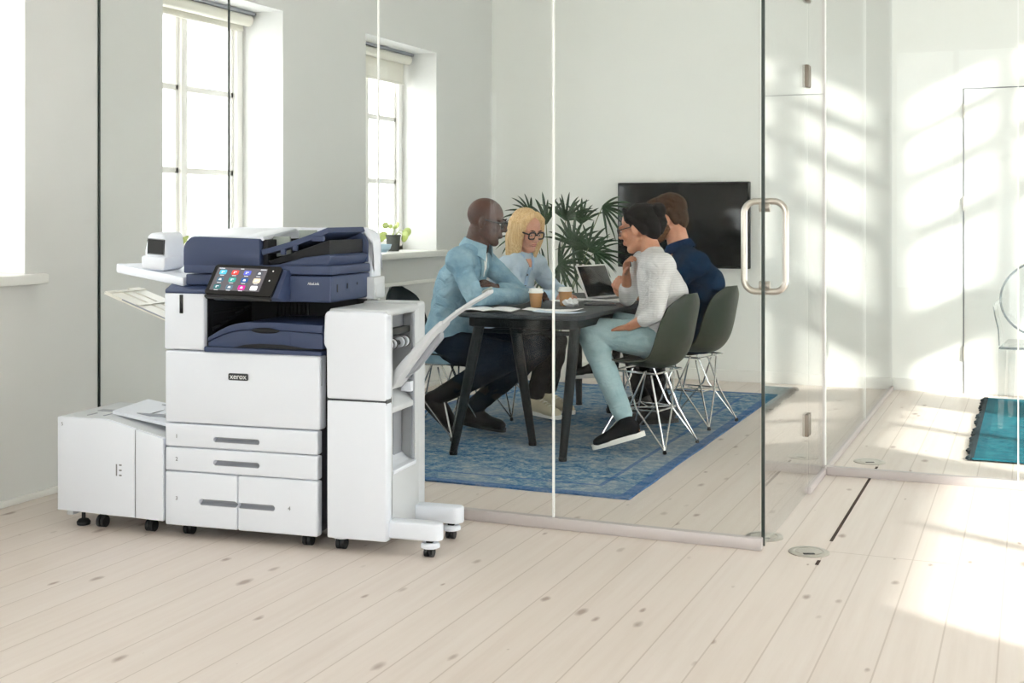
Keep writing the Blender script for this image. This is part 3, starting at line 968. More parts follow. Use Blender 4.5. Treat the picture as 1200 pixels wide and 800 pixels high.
for i in range(12):
    cx = 0.055 + 0.745 * (0.135 + 0.245 * (i % 4)); cy = 0.74 - 0.245 * (i // 4)
    if i == 11:
        continue
    w = 0.022
    pslab([[(cx - w, cy - 0.03), (cx + w, cy - 0.03), (cx + w * 0.6, cy + 0.03), (cx - w * 0.6, cy + 0.03)]] if i in (3, 4, 6, 9, 10) else [[(cx - w, cy + 0.012), (cx + w, cy + 0.012), (cx + w, cy + 0.03), (cx - w, cy + 0.03)], [(cx - w, cy - 0.03), (cx - w * 0.2, cy - 0.03), (cx - w * 0.2, cy), (cx - w, cy)]], 0.0014, 0.0017, km, m)
    pslab([[(cx - 0.03, cy - 0.112), (cx + 0.03, cy - 0.112), (cx + 0.03, cy - 0.098), (cx - 0.03, cy - 0.098)]], 0.0008, 0.0011, km, m)
pslab([[(0.075, 0.858), (0.16, 0.858), (0.16, 0.876), (0.075, 0.876)], [(0.40, 0.858), (0.45, 0.858), (0.45, 0.876), (0.40, 0.876)], [(0.70, 0.858), (0.785, 0.858), (0.785, 0.876), (0.70, 0.876)]], 0.0008, 0.0011, km, m)
panelize(m)
pd(m, 'screen', mats, pan, 0)
for b in (0.84, 0.52):
    m = pslab([rr2(0.878, b - 0.022, 0.896, b + 0.022, 0.012)], 0.0, 0.0008); panelize(m)
    pd(m, 'home_button', 'lettering', pan, 0)
m = MB().prism([(-0.10, 0.938), (-0.02, 1.04), (0.03, 1.04), (0.03, 0.925), (-0.04, 0.920)], 'x', 0.25, 0.552, 0.006)
pd(m, 'panel_bracket', 'navy', pr, 30)
# work surface on the left, with its bracket
m = MB().prism([(0.076, 0.012), (0.076, 0.38), (-0.20, 0.40), (-0.375, 0.215), (-0.355, 0.190)], 'z', 0.0, 0.036, 0.006)
def tilt(v):
    return Vector((v.x, v.y, v.z + 0.958 + 0.062 * v.y + 0.03 * (0.095 - v.x) / 0.45 + 0.008))
m.move(tilt)
ws = pd(m, 'work_surface', 'pwhite', pr, 30)
pd(MB().box((-0.02, 0.15, 0.93), (0.08, 0.35, 0.965), 0.006), 'shelf_bracket', 'pgrey', ws)
# translucent catch tray on the left side
def slat(y0, y1, a0, a1, t, z=0.0):
    p = Vector((-0.335, 0, 0.938 + z)); q = Vector((0.01, 0, 0.815 + z))
    def f(a, b):
        w = a0 + (a1 - a0) * a
        return Vector((p.x + (q.x - p.x) * w, y0 + (y1 - y0) * b, p.z + (q.z - p.z) * w))
    return f, t
m = MB()
for args in ((0.08, 0.16, 0.0, 1.0, 0.012), (0.18, 0.23, 0.03, 1.0, 0.008), (0.25, 0.33, -0.02, 1.0, 0.01)):
    f, t = slat(*args); m.sheet(f, 8, 2, t)
for w in (0.06, 0.45, 0.85):
    f, t = slat(0.08, 0.33, w - 0.02, w + 0.02, 0.006, 0.004); m.sheet(f, 2, 4, t)
ct = pd(m, 'catch_tray', 'tray_clear', pr, 30)
m = MB()
f, t = slat(0.075, 0.075, 0.25, 1.0, 0, -0.002)
m.tube([f(i / 8, 0) for i in range(9)], 0.003, 8)
pd(m, 'tray_wire', 'pshade', ct)
# bypass tray flap above the paper deck
def flap(a, b):
    return Vector((-0.29 + 0.275 * a, 0.07 + 0.25 * b, 0.452 - 0.042 * a + 0.012 * b))
bt = pd(MB().sheet(flap, 8, 6, 0.013), 'bypass_tray', 'pwhite', pr, 30)
m = MB()
for y in (0.105, 0.285):
    p = flap(0.55, (y - 0.07) / 0.25); m.box((-0.20, y - 0.003, p.z), (-0.03, y + 0.003, p.z + 0.012), 0.002)
for i, (x0, x1, y0, y1) in enumerate(((-0.14, -0.03, 0.13, 0.132), (-0.15, -0.03, 0.18, 0.182), (-0.15, -0.03, 0.23, 0.232), (-0.152, -0.15, 0.13, 0.232), (-0.09, -0.088, 0.13, 0.232))):
    z = flap((x0 + x1 + 0.58) / 2 / 0.275, (y0 - 0.07) / 0.25).z
    m.box((x0, y0, z - 0.004), (x1, y1, z + 0.005), 0)
pd(m, 'guide_rails', 'pshade', bt)

# high capacity paper feeder
hf = thing('paper_feeder', 'low white paper feeder docked to the left of the copier', 'paper feeder', (PO[0], PO[1], 0), PROT)
prof = [(-0.500, 0.052), (-0.500, 0.424), (-0.492, 0.431), (-0.275, 0.430), (-0.255, 0.427), (-0.006, 0.368), (-0.006, 0.040)]
pd(MB().prism(prof, 'y', 0.012, 0.40, 0.005), 'body', 'pgrey', hf, 30)
pl = [(-0.501, 0.050), (-0.501, 0.428), (-0.275, 0.4275), (-0.252, 0.424), (-0.1365, 0.396), (-0.1365, 0.042)]
fd1 = pd(MB().prism(pl, 'y', -0.004, 0.018, 0.003), 'front_door', 'pwhite', hf, 30)
pd(MB().prism([(-0.1325, 0.042), (-0.1325, 0.394), (-0.006, 0.365), (-0.006, 0.038)], 'y', -0.004, 0.018, 0.003), 'front_panel', 'pwhite', hf, 30)
pd(MB().box((-0.140, 0.0005, 0.045), (-0.128, 0.016, 0.392)), 'door_gap', 'badge', hf, 0)
m = MB().box((-0.223, -0.0048, 0.205), (-0.217, -0.0035, 0.252))
for z in (0.208, 0.228, 0.249):
    m.box((-0.208, -0.0048, z - 0.003), (-0.196, -0.0035, z + 0.003))
pd(m, 'level_mark', 'ink', fd1, 0)
pd(MB().text('5', 0.020, (-0.478, -0.0046, 0.40), (1, 0, 0), (0, 0, 1)), 'number', 'ink', fd1, 0)
m = MB().box((-0.40, 0.05, 0.4295), (-0.39, 0.11, 0.4325), 0.001).box((-0.33, 0.06, 0.429), (-0.322, 0.20, 0.4325), 0.001).box((-0.43, 0.16, 0.429), (-0.36, 0.20, 0.433), 0.001)
pd(m, 'top_slots', 'pshade', hf)
for x, y in ((-0.43, 0.07), (-0.33, 0.06), (-0.10, 0.06), (-0.33, 0.34), (-0.10, 0.34)):
    if x == -0.43:
        m = MB().lathe([(0.026, -0.0225), (0.028, -0.01), (0.02, 0.0), (0.008, 0.004), (0.008, 0.05)], (x, y, 0), 18)
        pd(m, 'levelling_foot', 'rubber', hf)
    else:
        caster(x, y, hf)
pd(MB().box((-0.49, 0.04, 0.02), (-0.46, 0.12, 0.052), 0.003), 'dock_bracket', 'pgrey', hf)

# finisher
fi = thing('finisher', 'tall white finishing unit with a rising paper tray docked right of the copier', 'finisher', (PO[0], PO[1], 0), PROT)
FX0, FX1 = 0.708, 0.950
m = MB().box((FX0, 0.012, 0.034), (FX0 + 0.05, 0.40, 0.876), 0.004)          # left side
m.box((FX0, 0.32, 0.034), (FX1, 0.40, 0.905), 0.012, seg=3)                      # back
m.box((FX0 + 0.02, 0.012, 0.034), (FX1, 0.33, 0.285), 0.004)                    # bottom
m.box((FX0, 0.012, 0.868), (FX1, 0.38, 0.896), 0.010, seg=3)                     # top
m.box((FX0, 0.012, 0.034), (FX1, 0.066, 0.88), 0.006)                            # front post
m.box((FX1 - 0.02, 0.288, 0.28), (FX1 + 0.001, 0.33, 0.88), 0.003)
pd(m, 'body', 'pgrey', fi, 30)
top = [(0.708, 0.557), (0.952, 0.555), (0.952, 0.86)] + arc(0.952 - 0.022, 0.888 - 0.022, 0.022, 0, 90, 5) + arc(0.698 + 0.022, 0.888 - 0.022, 0.022, 90, 180, 5) + [(0.695, 0.80), (0.695, 0.76), (0.706, 0.745)]
pd(MB().prism(top, 'y', -0.006, 0.05, 0.008, 3), 'upper_door', 'pwhite', fi, 30)
pd(MB().box((0.708, -0.004, 0.030), (0.952, 0.05, 0.551), 0.007, seg=3), 'lower_door', 'pwhite', fi, 30)
pd(MB().box((0.709, -0.001, 0.54), (0.9515, 0.048, 0.566)), 'door_gap', 'badge', fi, 0)
m = MB().box((FX0 + 0.10, 0.066, 0.28), (FX0 + 0.11, 0.29, 0.87)).box((FX1 - 0.06, 0.066, 0.80), (FX1 - 0.05, 0.29, 0.87), 0.003)
pd(m, 'inner_wall', 'pshade', fi)
m = MB().box((FX1 - 0.10, 0.066, 0.50), (FX1 - 0.006, 0.29, 0.522), 0.004)
m.prism([(FX1 - 0.10, 0.60), (FX1 - 0.004, 0.52), (FX1 - 0.004, 0.50), (FX1 - 0.10, 0.50)], 'y', 0.067, 0.289, 0.003)
pd(m, 'tray_support', 'pgrey', fi)
pd(MB().box((FX1 - 0.07, 0.07, 0.29), (FX1 - 0.05, 0.13, 0.50), 0.003).box((FX1 - 0.075, 0.2, 0.29), (FX1 - 0.055, 0.285, 0.50), 0.003).box((FX1 - 0.012, 0.276, 0.29), (FX1 - 0.002, 0.289, 0.86), 0.001), 'guide_channel', 'pshade', fi)
sc_pts = [(FX1 - 0.085, 0.40)] + [(FX1 - 0.085 + 0.09 * (1 - math.cos(math.pi / 2 * i / 6)), 0.40 - 0.115 * math.sin(math.pi / 2 * i / 6)) for i in range(1, 7)]
m = MB().prism(sc_pts + [(FX1 + 0.004, 0.27), (FX1 - 0.085, 0.27)], 'y', 0.067, 0.289, 0.002)
pd(m, 'catch_scoop', 'pwhite', fi, 40)
m = MB()
m.tube([(FX1 - 0.035, 0.07, 0.755), (FX1 - 0.035, 0.285, 0.755)], 0.010, 10)
for y in (0.085, 0.12, 0.20, 0.245):
    m.mi = 1; m.tube([(FX1 - 0.035, y, 0.755), (FX1 - 0.035, y + 0.018, 0.755)], 0.021, 16)
    m.mi = 0; m.tube([(FX1 - 0.035, y + 0.02, 0.755), (FX1 - 0.035, y + 0.026, 0.755)], 0.022, 16)
m.box((FX1 - 0.05, 0.07, 0.79), (FX1 - 0.02, 0.285, 0.815), 0.003)
pd(m, 'exit_rollers', ['black', 'pwhite'], fi)
m = MB().box((FX1 - 0.04, 0.235, 0.56), (FX1 + 0.003, 0.262, 0.60), 0.003)
pd(m, 'tray_catch', 'pwhite', fi)
# rising tray
def trayz(x):
    a = (x - 0.935) / 0.37
    return 0.655 + 0.315 * a + 0.035 * math.sin(math.pi * min(max(a, 0), 1))
xs = [0.925 + 0.20 * i / 10 for i in range(11)]
upper = [(x, trayz(x)) for x in xs]
lower = [(x, trayz(x) - 0.065 + 0.045 * (i / 10.0)) for i, x in enumerate(xs)]
tr = pd(MB().prism(upper + lower[::-1], 'y', 0.10, 0.215, 0.004), 'paper_tray', 'pgrey', fi, 30)
xs2 = [1.115 + 0.195 * i / 8 for i in range(9)]
up2 = [(x, trayz(x) - 0.004) for x in xs2]; lo2 = [(x, trayz(x) - 0.018) for x in xs2]
pd(MB().prism(up2 + lo2[::-1], 'y', 0.122, 0.188, 0.003), 'tray_extension', 'pgrey', tr, 30)
m = MB().tube([(1.295 + 0.016 * math.cos(a), 0.155 + 0.022 * math.sin(a), trayz(1.295 + 0.016 * math.cos(a)) + 0.003) for a in [2 * math.pi * i / 16 for i in range(16)]], 0.004, 8, closed=True)
pd(m, 'tray_stop', 'guide', tr)
m = MB().prism([(0.93, 0.60), (1.0, 0.655), (1.10, 0.775), (1.10, 0.80), (0.93, 0.63)], 'y', 0.17, 0.214, 0.003)
pd(m, 'tray_rib', 'pshade', tr)
# feet
for y, x1 in ((0.055, 1.150), (0.325, 1.135)):
    pl = [(FX1 - 0.01, y - 0.035), (x1 - 0.03, y - 0.035)] + arc(x1 - 0.03, y, 0.035, -70, 70, 8) + [(x1 - 0.03, y + 0.035), (FX1 - 0.01, y + 0.035)]
    ft = pd(MB().prism(pl, 'z', 0.040, 0.104, 0.007, 3), 'outrigger_foot', 'pwhite', fi, 30)
    pd(MB().lathe([(0.030, 0.030), (0.036, 0.022), (0.036, 0.012), (0.028, 0.008), (0.010, 0.006), (0.010, 0.042)], (x1 - 0.045, y, 0), 26), 'caster_disc', 'pwhite', ft)
    caster(x1 - 0.045, y - 0.008, ft, r=0.019)
for x, y in ((0.745, 0.06), (0.745, 0.33)):
    pd(MB().lathe([(0.036, 0.036), (0.038, 0.028), (0.036, 0.020), (0.01, 0.018)], (x, y, 0), 26), 'caster_disc', 'pwhite', fi)
    caster(x, y - 0.008, fi)
m = MB().prism([(0.69, 0.868), (0.80, 0.868), (0.80, 0.888), (0.70, 0.888)], 'y', 0.22, 0.40, 0.003)
pd(m, 'dock_cover', 'guide', fi)

# small white stapler unit on the work surface
a = PROT
sx, sy = -0.112, 0.16
stx = PO[0] + K * (sx * math.cos(a) - sy * math.sin(a)); sty = PO[1] + K * (sx * math.sin(a) + sy * math.cos(a))
base = 0.0225 + K * (0.958 + 0.036 + 0.062 * sy + 0.03 * (0.095 - sx) / 0.45 + 0.008)
st = thing('stapler', 'small white electric stapler with a black slot on the side shelf of the copier', 'stapler', (stx, sty, base + 0.001), PROT - 0.10)
st.scale = (0.86, 0.95, 1.14)
st.rotation_euler = (math.atan(0.062), math.atan(0.067), PROT - 0.10)
sec = [(-0.058, 0.0), (0.052, 0.0), (0.062, 0.02), (0.062, 0.065), (0.052, 0.118), (0.038, 0.132), (-0.03, 0.132), (-0.05, 0.122), (-0.066, 0.07), (-0.066, 0.03)]
MB().prism(sec, 'y', -0.05, 0.075, 0.012, 3).done('housing', 'pwhite', st)
MB().prism([(-0.062, 0.004), (0.058, 0.004), (0.066, 0.018), (0.066, 0.05), (-0.07, 0.05), (-0.07, 0.02)], 'y', -0.066, 0.07, 0.008, 3).done('base', 'pwhite', st)
m = MB().prism(rrect(-0.045, 0.058, 0.050, 0.112, 0.004), 'y', -0.0525, -0.04)
m.box((-0.0672, -0.035, 0.062), (-0.055, 0.0, 0.105), 0.003)
q = m.done('slot', 'black', st)
MB().tube([(-0.044, -0.053, 0.058), (-0.044, -0.053, 0.112), (0.049, -0.053, 0.112), (0.049, -0.053, 0.058)], 0.002, 8, closed=True).done('slot_frame', 'pshade', q)
# ------------------------------------------------------------------ meeting table
TX0, TX1, TY0, TY1 = -2.80, -2.09, 5.84, 7.66
TZ = 0.742
tb = thing('meeting_table', 'long dark grey meeting table with rounded corners and slanted black legs', 'table', ((TX0 + TX1) / 2, (TY0 + TY1) / 2, 0))
o = tb.location
MB().prism(rrect(TX0, TY0, TX1, TY1, 0.10, 8), 'z', TZ - 0.024, TZ, 0.006).done('table_top', 'table', tb, off=o)
MB().prism(rrect(TX0 + 0.05, TY0 + 0.05, TX1 - 0.05, TY1 - 0.05, 0.08, 6), 'z', TZ - 0.075, TZ - 0.024, 0.004).done('apron', 'tleg', tb, off=o)
for (bx, by), (tx, ty) in (((-2.76, 5.78), (-2.69, 5.95)), ((-2.18, 5.84), (-2.16, 5.97)), ((-2.48, 6.18), (-2.50, 5.98)),
                           ((-2.73, 7.62), (-2.70, 7.50)), ((-2.44, 7.38), (-2.34, 7.30)), ((-2.15, 7.62), (-2.18, 7.50))):
    m = MB().lathe([(0.021, 0.0125), (0.022, 0.03)], (bx, by, 0), 14).tube([(bx, by, 0.028), (bx * 0.5 + tx * 0.5, by * 0.5 + ty * 0.5, 0.35), (tx, ty, TZ - 0.07)], [0.020, 0.026, 0.029], 16)
    m.done('leg', 'tleg', tb, off=o)
MB().tube([(-2.70, 5.98, 0.64), (-2.14, 5.98, 0.64)], 0.012, 10).tube([(-2.70, 7.50, 0.64), (-2.18, 7.50, 0.64)], 0.012, 10).tube([(-2.42, 5.98, 0.64), (-2.42, 7.50, 0.64)], 0.012, 10).done('crossbar', 'tleg', tb, off=o)

# ------------------------------------------------------------------ shell chairs on wire bases
def make_chair(label, shell_mat):
    c = thing('shell_chair', label, 'chair', (0, 0, 0), 0, 'moulded shell chairs on wire bases')
    prof = [(0.225, 0.425), (0.20, 0.442), (0.12, 0.440), (0.02, 0.425), (-0.08, 0.420), (-0.150, 0.440), (-0.200, 0.500), (-0.228, 0.580), (-0.246, 0.670), (-0.262, 0.760), (-0.276, 0.825)]
    half = [0.190, 0.215, 0.232, 0.236, 0.232, 0.228, 0.228, 0.226, 0.214, 0.182, 0.075]
    lift = [0.0, 0.012, 0.03, 0.045, 0.055, 0.06, 0.05, 0.03, 0.015, 0.006, 0.0]
    fwd = [0, 0, 0, 0, 0.01, 0.03, 0.055, 0.065, 0.06, 0.045, 0.025]
    def ev(arr, a):
        t = a * (len(arr) - 1); i = min(int(t), len(arr) - 2); f = t - i
        p0, p1, p2, p3 = arr[max(i - 1, 0)], arr[i], arr[i + 1], arr[min(i + 2, len(arr) - 1)]
        def cr(w0, w1, w2, w3):
            return 0.5 * ((2 * w1) + (-w0 + w2) * f + (2 * w0 - 5 * w1 + 4 * w2 - w3) * f * f + (-w0 + 3 * w1 - 3 * w2 + w3) * f ** 3)
        if isinstance(p0, tuple):
            return tuple(cr(*q) for q in zip(p0, p1, p2, p3))
        return cr(p0, p1, p2, p3)
    def f(a, b):
        y, z = ev(prof, a); h = ev(half, a); s = 2 * b - 1
        e = s * s
        return Vector((h * s, y + ev(fwd, a) * e, z + ev(lift, a) * e))
    MB().sheet(f, 40, 20, 0.008).done('shell', shell_mat, c, 60)
    feet = [(-0.205, 0.205), (0.205, 0.205), (-0.195, -0.195), (0.195, -0.195)]
    for x, y in feet:
        sx, sy = (1 if x > 0 else -1), (1 if y > 0 else -1)
        m = MB()
        m.tube([(x, y, 0.012), (x * 0.62, y * 0.60, 0.20), (sx * 0.085, sy * 0.06, 0.385)], 0.0052, 8)
        m.tube([(x, y, 0.012), (sx * 0.035, y * 0.80, 0.21), (-sx * 0.055, sy * 0.125, 0.400)], 0.0048, 8)
        m.tube([(x, y, 0.012), (x * 0.92, sy * 0.02, 0.22), (sx * 0.155, -sy * 0.06, 0.415)], 0.0048, 8)
        leg = m.done('leg', 'chrome', c)
        MB().lathe([(0.010, 0.0), (0.011, 0.010), (0.007, 0.020)], (x, y, 0), 12).done('glide', 'rubber', leg)
    m = MB()
    m.tube([(-0.12, 0.115, 0.205), (0.12, 0.115, 0.205), (0.12, -0.115, 0.205), (-0.12, -0.115, 0.205)], 0.0042, 8, closed=True)
    m.tube([(-0.12, 0.115, 0.205), (0.12, -0.115, 0.205)], 0.0042, 8).tube([(0.12, 0.115, 0.206), (-0.12, -0.115, 0.206)], 0.0042, 8)
    m.done('wire_brace', 'chrome', c)
    MB().tube([(-0.155, 0.13, 0.410), (0.155, 0.13, 0.410), (0.155, -0.12, 0.405), (-0.155, -0.12, 0.405)], 0.0055, 8, closed=True).done('seat_frame', 'chrome', c)
    return c
ch1 = make_chair('moss green shell chair under the woman in the grey sweater', 'shell_green')
ch1.location = (-1.91, 6.44, 0.012); ch1.rotation_euler = (0, 0, math.radians(79))
ch4 = dup(ch1, (-1.87, 7.23, 0.012), math.radians(79), 'moss green shell chair under the man in the navy shirt')
ch2 = make_chair('dark petrol shell chair under the man in the denim shirt', 'shell_black')
ch2.location = (-3.14, 6.33, 0.012); ch2.rotation_euler = (0, 0, math.radians(-90))
ch3 = dup(ch2, (-3.10, 7.08, 0.012), math.radians(-90), 'dark petrol shell chair under the blond woman')

# ------------------------------------------------------------------ things on the table
TT = TZ
def cup(u, v, label):
    p = at_z(u, v, TT)
    c = thing('paper_cup', label, 'cup', (p.x, p.y, TT), 0, 'takeaway coffee cups on the table')
    MB().lathe([(0.027, 0.0), (0.028, 0.002), (0.0385, 0.084), (0.040, 0.086), (0.034, 0.086), (0.001, 0.084)], seg=32).done('cup_body', 'kraft', c)
    MB().lathe([(0.0415, 0.080), (0.0425, 0.084), (0.0405, 0.090), (0.0375, 0.092), (0.036, 0.103), (0.033, 0.104), (0.031, 0.099), (0.001, 0.099)], seg=32).done('cup_lid', 'lid', c)
cup(628, 360, 'kraft paper coffee cup nearer the man in the denim shirt')
cup(662.5, 358, 'kraft paper coffee cup right of the white glass joint')

def sheet_thing(name, label, cat, u, v, sx, sy, rot, mat, z=0.0, curl=0.004, thick=0.0015, n=1, group=None):
    p = at_z(u, v, TT)
    t = thing(name, label, cat, (p.x, p.y, TT + z), rot, group)
    def f(a, b, k=0):
        x, y = (a - 0.5) * sx, (b - 0.5) * sy
        return Vector((x, y, 0.002 + curl * (abs(2 * a - 1) ** 3) + curl * 0.6 * abs(noise.noise(Vector((x * 9 + k, y * 9, k))))))
    for k in range(n):
        m = MB().sheet(lambda a, b: f(a, b, k) + Vector((0.01 * k, -0.012 * k, 0.0022 * k)), 14, 14, -thick)
        m.done('sheet', mat, t)
    return t
nb = thing('notebook', 'open white notebook in front of the man in the denim shirt', 'notebook', tuple(at_z(572, 364.5, TT)), 0.15)
for s in (-1, 1):
    def f(a, b, s=s):
        x = s * a * 0.15
        return Vector((x, (b - 0.5) * 0.20, 0.006 + 0.012 * math.sin(min(a * 3.2, math.pi)) * (1 - a * 0.6)))
    MB().sheet(f, 16, 6, -0.004).done('page', 'paper', nb)
MB().box((-0.155, -0.105, 0.0), (0.155, 0.105, 0.0035), 0.001).done('cover', 'badge', nb)
sheet_thing('paper_sheet', 'white sheet under the two coffee cups at the front of the table', 'paper', 648, 364, 0.30, 0.14, 0.08, 'paper', 0.0, 0.008, group='loose papers on the table')
sheet_thing('paper_sheet', 'bluish sheet at the near edge of the table', 'paper', 655, 366.5, 0.26, 0.10, -0.05, 'paper_blue', 0.0, 0.006, group='loose papers on the table')
sheet_thing('paper_sheet', 'white sheet between the cups and the laptop', 'paper', 688, 351, 0.16, 0.14, 0.3, 'paper', 0.0, 0.006, group='loose papers on the table')
sheet_thing('paper_sheet', 'pale sheet lying behind the right coffee cup, nearest the blond woman', 'paper', 664, 353, 0.16, 0.12, -0.2, 'paper', 0.0, 0.004, group='loose papers on the table')
p = at_z(669, 359, TT)
nk = thing('napkin', 'crumpled white napkin beside the right coffee cup', 'napkin', (p.x, p.y, TT))
m = MB().ball((0, 0, 0.02), (0.045, 0.035, 0.02), seg=40)
m.move(lambda v: v + v.normalized() * 0.0 + Vector((0.012 * noise.noise(v * 60), 0.012 * noise.noise(v * 60 + Vector((5, 0, 0))), max(-v.z + 0.001, 0.016 * noise.noise(v * 55 + Vector((0, 9, 0)))))))
m.done('crumpled_paper', 'paper', nk, 20)
p = at_z(703, 357, TT)
ph = thing('tablet_case', 'dark tablet lying flat near the right table edge', 'tablet', (p.x, p.y, TT), 0.35)
MB().box((-0.09, -0.065, 0.0), (0.09, 0.065, 0.009), 0.003).done('case', 'badge', ph)
MB().box((-0.082, -0.057, 0.0088), (0.082, 0.057, 0.0098), 0.0005).done('screen', 'gloss_black', ph)
# laptop
lp = thing('laptop', 'open silver laptop turned to the people on the right', 'laptop', (-2.37, 7.06, TT), math.radians(-16))
MB().box((-0.015, -0.155, 0.0), (0.205, 0.155, 0.014), 0.005, seg=3).done('base', 'silver', lp)
MB().box((0.01, -0.14, 0.0138), (0.11, 0.14, 0.0152), 0.001).done('keyboard', 'badge', lp)
ang = math.radians(-24)
Rl = Matrix.Rotation(ang, 3, 'Y')
def lidm(v):
    return Rl @ v + Vector((-0.012, 0, 0.012))
m = MB().box((-0.006, -0.155, 0.0), (0.001, 0.155, 0.215), 0.003, seg=3).move(lidm)
ld = m.done('lid', 'silver', lp)
MB().box((0.0008, -0.145, 0.012), (0.0022, 0.145, 0.205), 0.0003).move(lidm).done('screen', 'screen_black', ld)

# ------------------------------------------------------------------ television
tv = thing('television', 'large black flat television on the far wall of the meeting room', 'television', (-2.445, YF - 0.012, 1.175))
MB().box((-0.512, -0.085, -0.325), (0.512, -0.035, 0.325), 0.008).done('housing', 'black', tv)
MB().box((-0.500, -0.0862, -0.311), (0.500, -0.084, 0.314), 0.0005).done('screen', 'screen_black', tv)
MB().box((-0.2, -0.036, -0.15), (0.2, 0.0, 0.15), 0.003).done('wall_bracket', 'black', tv)
MB().box((0.16, -0.085, -0.333), (0.24, -0.05, -0.322), 0.002).done('sensor_bar', 'gloss_black', tv)

# ------------------------------------------------------------------ palm
PB = Vector((-3.34, 8.78, 0.0))
pm = thing('potted_palm', 'fan palm with long dark green leaves in the far left corner', 'plant', tuple(PB))
MB().lathe([(0.10, 0.0), (0.105, 0.01), (0.13, 0.30), (0.135, 0.32), (0.122, 0.32), (0.118, 0.29), (0.001, 0.285)], seg=36).done('planter', 'pot_white', pm)
MB().lathe([(0.119, 0.283), (0.10, 0.292), (0.001, 0.297)], seg=24).done('soil', 'soil', pm)
rp = random.Random(21)
def fan_leaf(u, v, Y, R, a0, a1, n, tilt_to_cam=0.2, droop=0.25):
    hub = at_y(u, v, Y) - PB
    root = Vector((rp.uniform(-0.05, 0.05), rp.uniform(-0.05, 0.05), 0.29))
    mid = root.lerp(hub, 0.55) + Vector((0, 0, 0.10))
    pts = []
    for i in range(13):
        t = i / 12
        pts.append((1 - t) ** 2 * root + 2 * t * (1 - t) * mid + t * t * hub)
    leaf = MB().tube(pts, [0.007 - 0.004 * i / 12 for i in range(13)], 8).done('leaf_stalk', 'stem', pm)
    m = MB()
    ex = Vector((CT, ST, 0)); ez = Vector((0, 0, 1)); ey = Vector((ST, -CT, 0)) * -1
    for i in range(n):
        a = math.radians(a0 + (a1 - a0) * i / (n - 1) + rp.uniform(-4, 4))
        L = R * rp.uniform(0.9, 1.2)
        d = ex * math.cos(a) + ez * math.sin(a) + ey * rp.uniform(-0.45, 0.25) * 1.0
        d.normalize()
        side = d.cross(ey + ex * rp.uniform(-0.5, 0.5)).normalized()
        w = R * 0.095 * rp.uniform(0.8, 1.15)
        def f(s, b, d=d, side=side, L=L, w=w):
            ww = w * (math.sin(math.pi * min(1.0, s * 0.86 + 0.14)) ** 0.7) * (1 - 0.15 * s)
            c = hub + d * (L * s) - ez * (droop * L * s ** 2.4)
            return c + side * ww * (b - 0.5) * 2 * 0.5 + ey * (abs(b - 0.5) * ww * 0.5)
        m.sheet(f, 9, 2)
    m.done('fan_blade', 'leaf', leaf, 0)
for args in ((640, 262, 8.30, 0.26, 60, 190, 11), (622, 250, 8.62, 0.20, 90, 200, 9), (663, 258, 8.42, 0.24, 15, 140, 12),
             (671, 288, 8.35, 0.27, -80, 150, 18), (655, 310, 8.25, 0.24, -120, 90, 14), (690, 290, 8.2, 0.22, -30, 170, 12),
             (696, 296, 8.1, 0.20, -75, 60, 10), (706, 242, 8.45, 0.20, -80, 40, 9), (640, 318, 8.5, 0.22, 100, 250, 11),
             (604, 276, 8.62, 0.16, 60, 250, 9), (681, 262, 8.6, 0.22, 40, 130, 8)):
    fan_leaf(*args)

# window sill things
sz = WIN_SILL + 0.012
pp = thing('potted_plant', 'small plant with round pale leaves in a charcoal pot on the window sill', 'plant', (XL - 0.14, 7.80, sz))
MB().lathe([(0.040, 0.0), (0.042, 0.002), (0.052, 0.105), (0.055, 0.107), (0.055, 0.118), (0.048, 0.118), (0.046, 0.10), (0.001, 0.098)], seg=30).done('pot', 'pot_dark', pp)
MB().lathe([(0.047, 0.096), (0.001, 0.104)], seg=20).done('soil', 'soil', pp)
ex, ez = Vector((CT, ST, 0)), Vector((0, 0, 1))
for dx, dz, r in ((-0.055, 0.185, 0.024), (-0.02, 0.178, 0.018), (0.008, 0.172, 0.016), (0.025, 0.185, 0.024), (0.085, 0.105, 0.040), (0.095, 0.135, 0.036), (-0.072, 0.11, 0.034), (-0.085, 0.085, 0.022)):
    c = ex * dx + ez * dz + Vector((ST, -CT, 0)) * rp.uniform(-0.02, 0.03)
    st2 = MB().tube([(0, 0, 0.10), tuple(Vector((0, 0, 0.13)).lerp(c, 0.5) + Vector((0, 0, 0.02))), tuple(c)], 0.0022, 6).done('leaf_stem', 'leaf_light', pp)
    R = Matrix.Rotation(rp.uniform(-0.5, 0.5), 3, 'Z') @ Matrix.Rotation(math.radians(70) + rp.uniform(-0.3, 0.3), 3, 'X')
    MB().ball(c, (r, r * 1.05, 0.004), R, 18).done('leaf', 'leaf_light', st2)
bw = thing('bowl', 'pale blue ceramic bowl on the window sill beside the charcoal pot', 'bowl', (XL - 0.12, 7.60, sz))
MB().lathe([(0.032, 0.0), (0.034, 0.004), (0.058, 0.022), (0.068, 0.055), (0.065, 0.055), (0.054, 0.026), (0.03, 0.010), (0.001, 0.009)], seg=36).done('vessel', 'bowl', bw)
pp2 = thing('potted_plant', 'little light green plant on the sill half hidden behind the stapler', 'plant', (XL - 0.12, 5.36, sz))
MB().lathe([(0.04, 0.0), (0.05, 0.08), (0.052, 0.085), (0.045, 0.085), (0.001, 0.075)], seg=24).done('pot', 'pot_white', pp2)
m = MB()
